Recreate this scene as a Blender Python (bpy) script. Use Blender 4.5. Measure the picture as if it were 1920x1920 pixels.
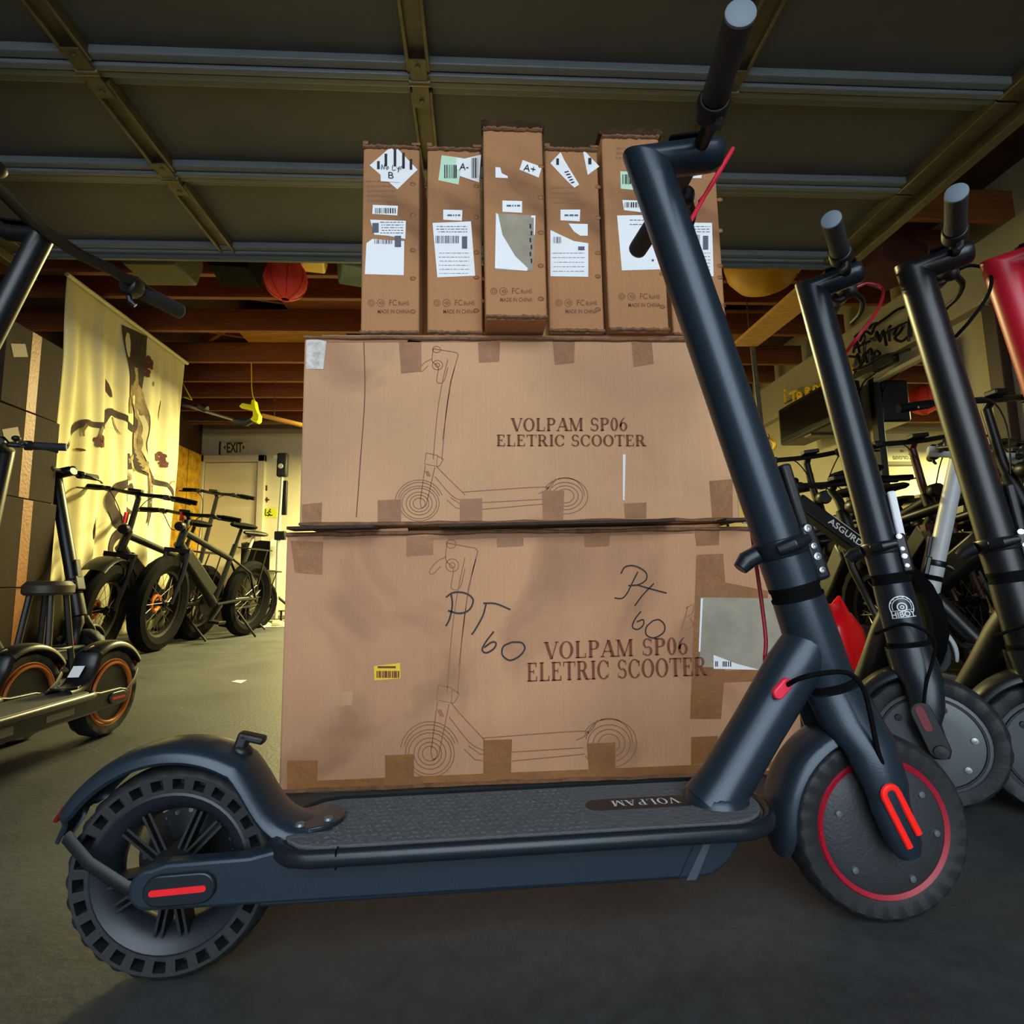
import bpy, math, random
from math import sin, cos, pi, radians as R, atan2, sqrt, hypot
from mathutils import Vector as V, Matrix as MX
random.seed(7)
for o in list(bpy.data.objects): bpy.data.objects.remove(o)
SC = bpy.context.scene
COL = SC.collection
# ------------------------------------------------------------------ camera
CF, CP, CR, CY, CH = 1049.0, .1225, -.0184, .0575, .4205      # focal (px of 1920), pitch, roll, yaw, height
_F = V((sin(CY), cos(CY), 0)); _R = V((cos(CY), -sin(CY), 0)); _U = V((0, 0, 1))
F2 = _F*cos(CP) + _U*sin(CP); U2 = _U*cos(CP) - _F*sin(CP)
R3 = _R*cos(CR) + U2*sin(CR); U3 = U2*cos(CR) - _R*sin(CR)
CAM = V((0, 0, CH))
cd = bpy.data.cameras.new('camera'); cd.sensor_width = 36; cd.lens = 36*CF/1920; cd.clip_start = .02
co = bpy.data.objects.new('camera', cd); COL.objects.link(co)
m = MX((R3, U3, -F2)).transposed().to_4x4(); m.translation = CAM
co.matrix_world = m
SC.camera = co
# ------------------------------------------------------------------ view, sky, lamps
SC.view_settings.view_transform = 'Standard'; SC.view_settings.look = 'None'
SC.view_settings.gamma = 1; SC.view_settings.use_curve_mapping = False
SC.view_settings.exposure = 0.0
wd = bpy.data.worlds.new('sky'); SC.world = wd; wd.use_nodes = True
bg = wd.node_tree.nodes['Background']
bg.inputs[0].default_value = (.80, .91, 1.0, 1); bg.inputs[1].default_value = 5.2
LAMP_COL = (1.0, .86, .36)
def area(name, loc, sx, sy, power, col=LAMP_COL, rot=(0, 0, 0)):
    l = bpy.data.lights.new(name, 'AREA'); l.shape = 'RECTANGLE'; l.size = sx; l.size_y = sy
    l.energy = power; l.color = col
    o = bpy.data.objects.new(name, l); COL.objects.link(o); o.location = loc; o.rotation_euler = rot
    return o
area('shop_lamp_light', (-.55, 4.92, 2.11), 1.2, .16, 300)
area('shop_lamp_light', (-.6, 6.34, 2.11), 1.2, .16, 190)
area('shop_lamp_light', (.75, 4.92, 2.11), 1.2, .16, 14)

def at(px, py, X=None, Y=None, Z=None):                     # the point of a room plane seen at a pixel of the 1920 frame
    d = F2 + R3*((px-960)/CF) + U3*((960-py)/CF)
    if X is not None: t = X/d.x
    elif Y is not None: t = Y/d.y
    else: t = (Z-CH)/d.z
    return CAM + d*t
# ------------------------------------------------------------------ materials
def lin(c):
    c = c/255.0
    return c/12.92 if c <= .04045 else ((c+.055)/1.055)**2.4
MATS = {}
def mat(name, rgb, rough=.5, metal=0, var=0, vscale=6, bump=0, bscale=60, rgb2=None, emit=0, stretch=None, spec=.5, trans=0):
    if name in MATS: return MATS[name]
    m = bpy.data.materials.new(name); m.use_nodes = True; MATS[name] = m
    nt = m.node_tree; b = nt.nodes['Principled BSDF']; L = nt.links
    c = tuple(lin(x) for x in rgb)+(1,)
    b.inputs['Base Color'].default_value = c
    b.inputs['Roughness'].default_value = rough; b.inputs['Metallic'].default_value = metal
    b.inputs['Specular IOR Level'].default_value = spec
    if trans: b.inputs['Transmission Weight'].default_value = trans
    if emit:
        b.inputs['Emission Color'].default_value = c; b.inputs['Emission Strength'].default_value = emit
    if var or bump:
        tc = nt.nodes.new('ShaderNodeTexCoord'); src = tc.outputs['Object']
        if stretch:
            mp = nt.nodes.new('ShaderNodeMapping'); mp.inputs['Scale'].default_value = stretch
            L.new(src, mp.inputs[0]); src = mp.outputs[0]
    if var:
        n = nt.nodes.new('ShaderNodeTexNoise'); n.inputs['Scale'].default_value = vscale
        n.inputs['Detail'].default_value = 6; n.inputs['Roughness'].default_value = .6
        L.new(src, n.inputs['Vector'])
        rp = nt.nodes.new('ShaderNodeValToRGB')
        c2 = tuple(lin(x) for x in rgb2)+(1,) if rgb2 else tuple(min(1, x*(1-var)) for x in c[:3])+(1,)
        c1 = c if rgb2 else tuple(min(1, x*(1+var)) for x in c[:3])+(1,)
        rp.color_ramp.elements[0].position = .35; rp.color_ramp.elements[0].color = c2
        rp.color_ramp.elements[1].position = .65; rp.color_ramp.elements[1].color = c1
        L.new(n.outputs[0], rp.inputs[0]); L.new(rp.outputs[0], b.inputs['Base Color'])
    if bump:
        n2 = nt.nodes.new('ShaderNodeTexNoise'); n2.inputs['Scale'].default_value = bscale; n2.inputs['Detail'].default_value = 3
        L.new(src, n2.inputs['Vector'])
        bp = nt.nodes.new('ShaderNodeBump'); bp.inputs['Strength'].default_value = bump; bp.inputs['Distance'].default_value = .004
        L.new(n2.outputs[0], bp.inputs['Height']); L.new(bp.outputs[0], b.inputs['Normal'])
    return m
# ------------------------------------------------------------------ mesh builder
class MB:
    def __init__(s): s.v = []; s.f = []
    def add(s, vs, fs, T=None):
        k = len(s.v)
        s.v += [(T @ V(p)) if T is not None else V(p) for p in vs]
        s.f += [tuple(k+i for i in f) for f in fs]
        return s
    def box(s, c, d, T=None, rot=None):
        x, y, z = d[0]/2, d[1]/2, d[2]/2
        vs = [V((a*x, b*y, e*z)) for e in (-1, 1) for b in (-1, 1) for a in (-1, 1)]
        if rot is not None: vs = [rot @ p for p in vs]
        vs = [p+V(c) for p in vs]
        return s.add(vs, [(0, 2, 3, 1), (4, 5, 7, 6), (0, 1, 5, 4), (2, 6, 7, 3), (0, 4, 6, 2), (1, 3, 7, 5)], T)
    def bar(s, a, b, w, h, up=(0, 0, 1), T=None):           # box beam from a to b, w across, h along up
        a = V(a); b = V(b); t = (b-a).normalized(); u = V(up)
        sd = t.cross(u)
        if sd.length < 1e-4: sd = t.cross(V((1, 0, 0)))
        sd.normalize(); u = sd.cross(t)
        vs = [p+sd*(i*w/2)+u*(j*h/2) for p in (a, b) for i, j in ((-1, -1), (1, -1), (1, 1), (-1, 1))]
        return s.add(vs, [(3, 2, 1, 0), (4, 5, 6, 7), (0, 1, 5, 4), (1, 2, 6, 5), (2, 3, 7, 6), (3, 0, 4, 7)], T)
    def tube(s, pts, r, n=10, T=None, cap=True, closed=False, sec=None, up=None):
        P = [V(p) for p in pts]; N = len(P)
        rs = r if isinstance(r, (list, tuple)) else [r]*N
        ts = []
        for i in range(N):
            a = P[(i-1) % N] if (i or closed) else P[0]; b = P[(i+1) % N] if (i < N-1 or closed) else P[-1]
            ts.append((b-a).normalized())
        u = V(up) if up else (V((0, 0, 1)) if abs(ts[0].z) < .9 else V((0, 1, 0)))
        u = (u-ts[0]*u.dot(ts[0])).normalized()
        vs = []
        for i in range(N):
            t = ts[i]; u = (V(up) if up else u); u = u-t*u.dot(t)
            u = u.normalized() if u.length > 1e-6 else t.orthogonal().normalized()
            w = t.cross(u)
            for j in range(n):
                a = 2*pi*j/n
                ca, sa_ = cos(a), sin(a)
                if sec: vs.append(P[i]+u*(ca*rs[i]*sec[0])+w*(sa_*rs[i]*sec[1]))
                else: vs.append(P[i]+u*(ca*rs[i])+w*(sa_*rs[i]))
        fs = []
        for i in range(N if closed else N-1):
            for j in range(n):
                k = (i+1) % N
                fs.append((i*n+j, i*n+(j+1) % n, k*n+(j+1) % n, k*n+j))
        if cap and not closed:
            fs.append(tuple(range(n-1, -1, -1))); fs.append(tuple((N-1)*n+j for j in range(n)))
        return s.add(vs, fs, T)
    def lathe(s, prof, o, ax, n=32, T=None, closed=False, mod=None):     # prof: (radius, height along ax)
        ax = V(ax).normalized(); u = ax.orthogonal().normalized()
        if abs(ax.y) > .9: u = V((1, 0, 0))
        if abs(ax.z) > .9: u = V((1, 0, 0))
        w = ax.cross(u); o = V(o); vs = []
        for i, (r, h) in enumerate(prof):
            for j in range(n):
                a = 2*pi*j/n; rr = r+(mod(i, j) if mod else 0)
                vs.append(o+ax*h+(u*cos(a)+w*sin(a))*rr)
        fs = []; N = len(prof)
        for i in range(N if closed else N-1):
            k = (i+1) % N
            for j in range(n):
                fs.append((i*n+j, i*n+(j+1) % n, k*n+(j+1) % n, k*n+j))
        if not closed:
            if prof[0][0] > 1e-5: fs.append(tuple(range(n-1, -1, -1)))
            if prof[-1][0] > 1e-5: fs.append(tuple((N-1)*n+j for j in range(n)))
        return s.add(vs, fs, T)
    def ring(s, c, ax, Rr, r, n=32, k=10, T=None):
        return s.lathe([(Rr+r*cos(2*pi*i/k), r*sin(2*pi*i/k)) for i in range(k)], c, ax, n, T, closed=True)
    def cyl(s, a, b, r, n=16, T=None):
        return s.tube([a, b], r, n, T)
    def prism(s, poly, o, u, v, w, T=None):                 # polygon in the u,v frame, extruded by the vector w
        o = V(o); u = V(u); v = V(v); w = V(w); n = len(poly)
        vs = [o+u*a+v*b for a, b in poly]+[o+u*a+v*b+w for a, b in poly]
        fs = [tuple(range(n-1, -1, -1)), tuple(range(n, 2*n))]+[(i, (i+1) % n, n+(i+1) % n, n+i) for i in range(n)]
        return s.add(vs, fs, T)
    def sphere(s, c, r, n=16, k=10, T=None, sc=(1, 1, 1)):
        vs = []; fs = []
        for i in range(k+1):
            t = pi*i/k
            for j in range(n):
                a = 2*pi*j/n
                vs.append((c[0]+r*sc[0]*sin(t)*cos(a), c[1]+r*sc[1]*sin(t)*sin(a), c[2]+r*sc[2]*cos(t)))
        for i in range(k):
            for j in range(n):
                fs.append((i*n+j, (i+1)*n+j, (i+1)*n+(j+1) % n, i*n+(j+1) % n))
        return s.add(vs, fs, T)
    def sweep(s, path, sec, side, T=None, closed_sec=True, scale=None):     # path points, section (across, outward); side = constant across vector
        P = [V(p) for p in path]; sd = V(side); N = len(P); n = len(sec); vs = []
        for i in range(N):
            t = (P[min(i+1, N-1)]-P[max(i-1, 0)]).normalized(); nn = sd.cross(t).normalized()
            k = scale[i] if scale else 1
            vs += [P[i]+sd*(a*k)+nn*(b*(k if scale else 1)) for a, b in sec]
        fs = []
        for i in range(N-1):
            for j in range(n if closed_sec else n-1):
                fs.append((i*n+j, i*n+(j+1) % n, (i+1)*n+(j+1) % n, (i+1)*n+j))
        if closed_sec:
            fs.append(tuple(range(n-1, -1, -1))); fs.append(tuple((N-1)*n+j for j in range(n)))
        return s.add(vs, fs, T)
    def loft(s, loops, T=None, cap=True):
        n = len(loops[0]); vs = [p for l in loops for p in l]; fs = []
        for i in range(len(loops)-1):
            for j in range(n):
                fs.append((i*n+j, i*n+(j+1) % n, (i+1)*n+(j+1) % n, (i+1)*n+j))
        if cap:
            fs.append(tuple(range(n-1, -1, -1))); k = (len(loops)-1)*n; fs.append(tuple(k+j for j in range(n)))
        return s.add(vs, fs, T)
    def poly(s, pts, T=None): return s.add(pts, [tuple(range(len(pts)))], T)
    def ribbon(s, pts, w, nrm, T=None):                     # flat stroke of width w through pts
        P = [V(p) for p in pts]; nn = V(nrm); N = len(P); vs = []
        ws = w if isinstance(w, (list, tuple)) else [w]*N
        for i in range(N):
            t = P[min(i+1, N-1)]-P[max(i-1, 0)]
            d = t.cross(nn)
            d = d.normalized() if d.length > 1e-9 else V((0, 0, 1))
            vs += [P[i]-d*ws[i]/2, P[i]+d*ws[i]/2]
        return s.add(vs, [(2*i, 2*i+1, 2*i+3, 2*i+2) for i in range(N-1)], T)
    def build(s, name, m, parent=None, world=False, bevel=0, smooth=True, label=None, kind=None, T=None, seg=2, recalc=True):
        vs = s.v
        if world and parent is not None:
            inv = (MX.Translation(parent.location) @ MX.Rotation(parent.rotation_euler.z, 4, 'Z')).inverted()
            if parent.parent is not None: inv = inv @ (MX.Translation(parent.parent.location) @ MX.Rotation(parent.parent.rotation_euler.z, 4, 'Z')).inverted()
            vs = [inv @ p for p in vs]
        if T is not None: vs = [T @ p for p in vs]
        me = bpy.data.meshes.new(name); me.from_pydata([tuple(p) for p in vs], [], s.f); me.materials.append(m)
        if recalc:
            import bmesh
            b = bmesh.new(); b.from_mesh(me); bmesh.ops.recalc_face_normals(b, faces=b.faces); b.to_mesh(me); b.free()
        if smooth:
            me.polygons.foreach_set('use_smooth', [True]*len(me.polygons)); me.set_sharp_from_angle(angle=R(38))
        o = bpy.data.objects.new(name, me); COL.objects.link(o)
        if parent is not None: o.parent = parent
        if bevel:
            md = o.modifiers.new('bevel', 'BEVEL'); md.width = bevel; md.segments = seg; md.limit_method = 'ANGLE'; md.angle_limit = R(40)
        if label: o['label'] = label
        if kind: o['kind'] = kind
        return o
def tag(o, label, cat, group=None):
    o['label'] = label; o['category'] = cat
    if group: o['group'] = group
    return o
def thing(name, label, cat, loc=(0, 0, 0), rz=0, group=None):
    o = bpy.data.objects.new(name, None); COL.objects.link(o); o.location = loc; o.rotation_euler = (0, 0, rz)
    o.empty_display_size = .1
    return tag(o, label, cat, group)
def struct(name, mb, m, parent=None, **k):
    o = mb.build(name, m, parent, **k)
    if parent is None: o['kind'] = 'structure'
    return o
def arc(cx, cz, r, a0, a1, n, y=0):
    return [V((cx+r*cos(a0+(a1-a0)*i/n), y, cz+r*sin(a0+(a1-a0)*i/n))) for i in range(n+1)]
def capsule(L_, w, n=8):                                    # 2-D stadium of length L_, width w, centred
    r = w/2; h = L_/2-r
    return [(h+r*cos(-pi/2+pi*i/n), r*sin(-pi/2+pi*i/n)) for i in range(n+1)]+[(-h+r*cos(pi/2+pi*i/n), r*sin(pi/2+pi*i/n)) for i in range(n+1)]
def bez(p0, p1, p2, p3, n=14):
    p0, p1, p2, p3 = map(V, (p0, p1, p2, p3)); out = []
    for i in range(n+1):
        t = i/n; out.append(p0*(1-t)**3+p1*3*t*(1-t)**2+p2*3*t*t*(1-t)+p3*t**3)
    return out
def spline(pts, n=6):                                       # Catmull-Rom through pts
    P = [V(p) for p in pts]; P = [P[0]*2-P[1]]+P+[P[-1]*2-P[-2]]; out = []
    for i in range(1, len(P)-2):
        for k in range(n):
            t = k/n; a, b, c, d = P[i-1], P[i], P[i+1], P[i+2]
            out.append(.5*((2*b)+(c-a)*t+(2*a-5*b+4*c-d)*t*t+(3*b-a-3*c+d)*t**3))
    return out+[P[-2]]
# ------------------------------------------------------------------ lettering
def text2d(txt, extrude=0, shear=0, bold=0):
    cu = bpy.data.curves.new('t', 'FONT'); cu.body = txt; cu.size = 1; cu.shear = shear; cu.offset = bold; cu.resolution_u = 3
    o = bpy.data.objects.new('t', cu); COL.objects.link(o)
    bpy.context.view_layer.update()
    dg = bpy.context.evaluated_depsgraph_get()
    me = bpy.data.meshes.new_from_object(o.evaluated_get(dg))
    vs = [(v.co.x, v.co.y) for v in me.vertices]; fs = [tuple(p.vertices) for p in me.polygons]
    bpy.data.objects.remove(o); bpy.data.curves.remove(cu); bpy.data.meshes.remove(me)
    x0 = min(a for a, b in vs); x1 = max(a for a, b in vs); y0 = min(b for a, b in vs); y1 = max(b for a, b in vs)
    return [((a-x0)/(x1-x0), (b-y0)/(y1-y0)) for a, b in vs], fs
def put_text(mb, txt, bl, br, tl, **k):                     # text stretched on the parallelogram bottom-left, bottom-right, top-left
    vs, fs = text2d(txt, **k); bl = V(bl); u = V(br)-bl; v = V(tl)-bl
    mb.add([bl+u*a+v*b for a, b in vs], fs)
def glyph(ch):                                              # a bold roman capital: (advance, polygons) on a unit height
    P = []; T_, t = .17, .055
    def rc(x0, y0, x1, y1): P.append([(x0, y0), (x1, y0), (x1, y1), (x0, y1)])
    def sl(xa, ya, xb, yb, w): P.append([(xa, ya), (xa+w, ya), (xb+w, yb), (xb, yb)])
    def rg(cx, cy, rx, ry, tx, ty, a0=0, a1=360, n=22):
        for i in range(n):
            a, b = R(a0+(a1-a0)*i/n), R(a0+(a1-a0)*(i+1)/n)
            P.append([(cx+rx*cos(a), cy+ry*sin(a)), (cx+rx*cos(b), cy+ry*sin(b)), (cx+(rx-tx)*cos(b), cy+(ry-ty)*sin(b)), (cx+(rx-tx)*cos(a), cy+(ry-ty)*sin(a))])
    def stem(x, w=T_): rc(x, 0, x+w, 1); rc(x-.06, 0, x+w+.06, t); rc(x-.06, 1-t, x+w+.06, 1)
    if ch == 'V': sl(.36, 0, .04, 1, .18); sl(.44, 0, .74, 1, .06); rc(-.02, 1-t, .28, 1); rc(.64, 1-t, .88, 1); return .86, P
    if ch == 'A': sl(.02, 0, .40, 1, .06); sl(.62, 0, .34, 1, .19); rc(.16, .3, .62, .3+t); rc(-.06, 0, .2, t); rc(.52, 0, .88, t); return .84, P
    if ch == 'O': rg(.42, .5, .42, .52, T_, t); return .88, P
    if ch == 'C': rg(.42, .5, .42, .52, T_, t, 40, 320); rc(.68, .62, .75, .95); rc(.7, .12, .74, .3); return .82, P
    if ch == '0': rg(.28, .5, .28, .52, .15, t); return .62, P
    if ch == '6': rg(.29, .32, .29, .34, .14, t); rg(.44, .32, .44, .70, .15, t, 95, 180, 10); return .64, P
    if ch == 'L': stem(.08); rc(.08, 0, .66, t); rc(.6, 0, .66, .28); return .72, P
    if ch == 'E': stem(.08); rc(.08, 0, .66, t); rc(.6, 0, .66, .26); rc(.08, 1-t, .62, 1); rc(.56, .76, .62, 1); rc(.2, .5, .46, .5+t); rc(.42, .4, .46, .65); return .74, P
    if ch == 'T': stem(.3); rc(0, 1-t, .77, 1); rc(0, .74, .05, 1); rc(.72, .74, .77, 1); return .8, P
    if ch == 'I': stem(.1); return .38, P
    if ch in 'PR':
        stem(.08); rg(.38, .74, .3, .27, T_, t, -90, 90, 12); rc(.2, 1-t, .4, 1); rc(.2, .47, .4, .47+t)
        if ch == 'R': sl(.58, 0, .34, .5, .19); rc(.6, 0, .88, t); return .86, P
        return .74, P
    if ch == 'S': rg(.31, .73, .28, .29, .13, t, 35, 270, 14); rg(.31, .265, .30, .285, .14, t, -145, 90, 14); rc(.53, .72, .57, .97); rc(.02, .03, .06, .28); return .66, P
    if ch == 'M': sl(.1, 0, .1, 1, .055); sl(.42, 0, .06, 1, .17); sl(.46, 0, .82, 1, .055); rc(.8, 0, .97, 1); rc(-.02, 0, .24, t); rc(.74, 0, 1.03, t); rc(-.02, 1-t, .22, 1); rc(.8, 1-t, 1.03, 1); return 1.08, P
    return .4, P
def put_serif(mb, txt, bl, br, tl, gap=.06):
    x = 0; items = []
    for ch in txt:
        adv, P = glyph(ch); items.append((x, P)); x += adv+gap
    bl = V(bl); u = (V(br)-bl)/(x-gap); v = V(tl)-bl
    for x0, P in items:
        for q in P: mb.poly([bl+u*(x0+a)+v*b for a, b in q])
# ------------------------------------------------------------------ materials of the place
M_conc = mat('concrete', (84, 86, 82), .62, var=.3, vscale=1.6, bump=.25, bscale=90)
def concrete_wear(m):                                       # blotches and fine grit over the slab
    nt = m.node_tree; b = nt.nodes['Principled BSDF']; L = nt.links
    tc = nt.nodes.new('ShaderNodeTexCoord')
    big = nt.nodes.new('ShaderNodeTexNoise'); big.inputs['Scale'].default_value = 1.3; big.inputs['Detail'].default_value = 8; big.inputs['Roughness'].default_value = .68
    big.inputs['Distortion'].default_value = .8
    fine = nt.nodes.new('ShaderNodeTexNoise'); fine.inputs['Scale'].default_value = 45; fine.inputs['Detail'].default_value = 5
    L.new(tc.outputs['Object'], big.inputs['Vector']); L.new(tc.outputs['Object'], fine.inputs['Vector'])
    r = nt.nodes.new('ShaderNodeValToRGB')
    r.color_ramp.elements[0].position = .3; r.color_ramp.elements[0].color = (.018, .021, .022, 1)
    r.color_ramp.elements[1].position = .72; r.color_ramp.elements[1].color = (.074, .080, .080, 1)
    L.new(big.outputs[0], r.inputs[0])
    mx = nt.nodes.new('ShaderNodeMix'); mx.data_type = 'RGBA'; mx.blend_type = 'MULTIPLY'; mx.inputs[0].default_value = .55
    r2 = nt.nodes.new('ShaderNodeValToRGB'); r2.color_ramp.elements[0].position = .35; r2.color_ramp.elements[0].color = (.55, .55, .55, 1)
    r2.color_ramp.elements[1].position = .6
    L.new(fine.outputs[0], r2.inputs[0]); L.new(r.outputs[0], mx.inputs[6]); L.new(r2.outputs[0], mx.inputs[7])
    L.new(mx.outputs[2], b.inputs['Base Color'])
    rr = nt.nodes.new('ShaderNodeMapRange'); rr.inputs[3].default_value = .42; rr.inputs[4].default_value = .75
    L.new(big.outputs[0], rr.inputs[0]); L.new(rr.outputs[0], b.inputs['Roughness'])
concrete_wear(M_conc)
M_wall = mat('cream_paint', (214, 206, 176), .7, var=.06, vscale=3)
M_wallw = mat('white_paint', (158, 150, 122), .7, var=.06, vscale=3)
M_joist = mat('joist_wood', (128, 70, 26), .7, var=.25, vscale=5, stretch=(1, 14, 14))
M_ply = mat('plywood', (178, 122, 52), .7, var=.18, vscale=4, stretch=(1, 5, 1))
M_roof = mat('roof_boards', (70, 46, 28), .9, var=.3, vscale=4)
M_pine = mat('pine_plank', (205, 150, 66), .6, var=.15, vscale=3, stretch=(2, 12, 2))
M_door = mat('door_enamel', (72, 71, 68), .55, var=.08, vscale=5)
M_doorrib = mat('door_rib', (98, 104, 106), .45, var=.05)
M_steel = mat('galvanised_steel', (104, 94, 68), .5, metal=.55, var=.2, vscale=14)
M_black = mat('black_plastic', (20, 21, 23), .5)
M_rub = mat('black_rubber', (23, 25, 28), .62, bump=.15, bscale=200)
M_blk2 = mat('soft_black', (10, 10, 11), .85, spec=.08)
M_chrome = mat('steel_bright', (190, 192, 195), .25, metal=1)
M_white = mat('white_paper', (236, 238, 240), .6)
M_offw = mat('white_enamel', (226, 226, 206), .5)
M_ink = mat('black_ink', (24, 22, 26), .6)
M_red = mat('red_plastic', (214, 24, 40), .35)
M_pink = mat('red_cable', (214, 44, 66), .4)
M_yel = mat('yellow_plastic', (238, 196, 30), .45)
M_lime = mat('lime_plastic', (226, 226, 20), .4)

# ------------------------------------------------------------------ the room
XL, XR, YB, ZT = -3.6, 3.1, 7.32, 2.75
struct('floor', MB().box((-.3, 2.5, -.05), (9, 12.5, .1)), M_conc, smooth=False)
wl = struct('wall_left', MB().box((XL-.06, 3.6, 1.4), (.12, 8, 2.8)), M_roof, smooth=False)
wb = MB().box((-.25, YB+.06, 1.4), (6.9, .12, 2.8))
struct('wall_back', wb, M_wall, smooth=False)
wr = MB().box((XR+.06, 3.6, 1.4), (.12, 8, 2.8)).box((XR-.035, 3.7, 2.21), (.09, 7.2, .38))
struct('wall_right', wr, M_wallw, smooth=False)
fr = MB().box((-3.0, -.0, 1.4), (1.3, .12, 2.8)).box((2.6, 0, 1.4), (1.1, .12, 2.8)).box((-.2, .0, 2.5), (4.6, .12, .5))
struct('wall_front', fr, M_roof, smooth=False)
M_blocker = mat('blocker_dark', (70, 66, 60), .8)
struct('wall_blocker_left', MB().box((-3.0, -3.2, 1.75), (.2, 6.2, 3.5)), M_blocker, smooth=False)  # unseen walls left and right, added to narrow the sky light
struct('wall_blocker_right', MB().box((3.0, -3.2, 1.75), (.2, 6.2, 3.5)), M_blocker, smooth=False)
struct('eave_blocker', MB().box((0, -.75, 2.62), (6, 1.4, .10)), M_blocker, smooth=False)  # unseen eave, added to cut overhead sky light on the floor
ceil = struct('ceiling', MB().box((-.25, 3.6, ZT+.03), (7.2, 8.4, .06)), M_roof, smooth=False)
JY = [2.80, 3.16, 3.475, 3.77, 4.295, 4.92, 5.41, 5.88, 6.34, 6.88]
JZ = 2.40
for i, y in enumerate(JY):
    MB().box((-.25, y, JZ+.09), (6.6, .042, .18)).build('joist', M_joist, ceil, bevel=.003)
# boards laid over the joists, seen between them
for x, y, w, d, z, m_ in [(-1.95, 3.30, .55, .5, JZ+.19, M_ply), (-1.15, 3.64, 1.15, .5, JZ+.19, M_ply), (-2.3, 3.68, .9, .5, JZ+.191, M_joist), (-1.0, 4.15, 1.0, .5, JZ+.19, M_joist), (-1.6, 4.65, .9, .6, JZ+.19, M_ply), (-.8, 5.1, 1.1, .5, JZ+.19, M_wallw), (-2.0, 5.5, 1.2, .6, JZ+.19, M_ply), (-1.4, 6.2, 2.0, .9, JZ+.19, M_ply), (1.9, 3.6, 1.3, .6, JZ+.19, M_joist), (1.6, 4.6, 1.6, .7, JZ+.19, M_ply), (.6, 5.6, 1.8, 1.2, JZ+.19, M_joist)]:
    MB().box((x, y, z), (w, d, .018)).build('board', m_, ceil, bevel=.002)
# diagonal roof braces that show between the joists
for xa, ya, xb, yb in [(-2.7, 4.55, -1.7, 5.05), (-2.5, 5.0, -1.9, 4.5), (-2.0, 4.05, -1.2, 4.35), (-3.0, 5.6, -2.2, 6.1)]:
    MB().bar((xa, ya, 2.63), (xb, yb, 2.66), .03, .09).build('brace', M_joist, ceil, bevel=.002)
# beam over the back wall, the boarded gable above it
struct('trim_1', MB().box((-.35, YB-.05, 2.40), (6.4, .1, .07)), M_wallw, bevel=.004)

# back door with frame
dl, dr = -3.53, -2.86
d = struct('door_1', MB().box(((dl+dr)/2, YB-.012, 1.0), (dr-dl, .04, 2.0)), mat('door_paint', (222, 214, 178), .6), bevel=.004)
for x0, x1, z0, z1 in [(dr+.005, dr+.09, 0, 2.1), (dl-.05, dl-.005, 0, 2.1), (dl-.05, dr+.09, 2.012, 2.1)]:
    MB().box(((x0+x1)/2, YB-.03, (z0+z1)/2), (x1-x0, .07, z1-z0)).build('door_frame', M_wall, d, bevel=.004)
MB().lathe([(.0, .06), (.028, .055), (.03, .03), (.012, .02), (.012, 0), (.03, -.003), (.03, -.008)], (dr-.07, YB-.05, .93), (0, -1, 0), 16).build('door_knob', mat('dark_brass', (74, 50, 28), .35, metal=.7), d)
MB().lathe([(.0, .02), (.026, .018), (.03, 0)], (dr-.07, YB-.04, 1.06), (0, -1, 0), 16).build('deadbolt', MATS['dark_brass'], d)

# ------------------------------------------------------------------ overhead sectional door, open under the ceiling
gx0, gx1 = -2.3, 1.93
GZ = 2.10
seams = [.72, 1.20, 1.695, 2.18, 2.73]
gd = thing('garage_door', 'overhead sectional garage door rolled open above the boxes, dull grey panels', 'garage door', (0, 0, GZ))
for i in range(4):
    y0, y1 = seams[i], seams[i+1]
    mb = MB().box(((gx0+gx1)/2, (y0+y1)/2, .028), (gx1-gx0, y1-y0-.004, .012))
    mb.build('door_panel', M_door, gd, world=False, smooth=False)
    # rolled lips along both long edges of a section
    mb = MB()
    for (ya, yb, h) in [(y0+.002, y0+.028, .034), (y0+.036, y0+.075, .012), (y1-.060, y1-.030, .030), (y1-.026, y1-.002, .040)]:
        mb.box(((gx0+gx1)/2, (ya+yb)/2, .022-h/2), (gx1-gx0, yb-ya, h))
    mb.build('edge_rib', M_doorrib, gd, bevel=.004)
    for x in (-1.25, -.185, .87):
        mb = MB().box((x, (y0+y1)/2, .012), (.075, y1-y0-.07, .02)).box((x-.032, (y0+y1)/2, .0), (.012, y1-y0-.08, .04)).box((x+.032, (y0+y1)/2, .0), (.012, y1-y0-.08, .04))
        mb.build('stile', M_steel, gd, bevel=.002)
        if i < 3:
            MB().box((x, y1-.045, -.022), (.055, .08, .006)).box((x, y1+.05, -.022), (.055, .09, .006)).cyl((x-.035, y1, -.02), (x+.035, y1, -.02), .011, 10).cyl((x, y1+.07, -.03), (x, y1+.07, -.02), .009, 8).cyl((x, y1-.06, -.03), (x, y1-.06, -.02), .009, 8).build('hinge', M_steel, gd)
    for x in (gx0+.04, gx1-.04):
        MB().box((x, (y0+y1)/2, .0), (.08, y1-y0-.01, .045)).build('end_stile', M_steel, gd, bevel=.003)
MB().box(((gx0+gx1)/2, seams[4]+.012, .0), (gx1-gx0, .028, .075)).build('bottom_seal', mat('seal_grey', (70, 76, 78), .5), gd, bevel=.006)
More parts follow.
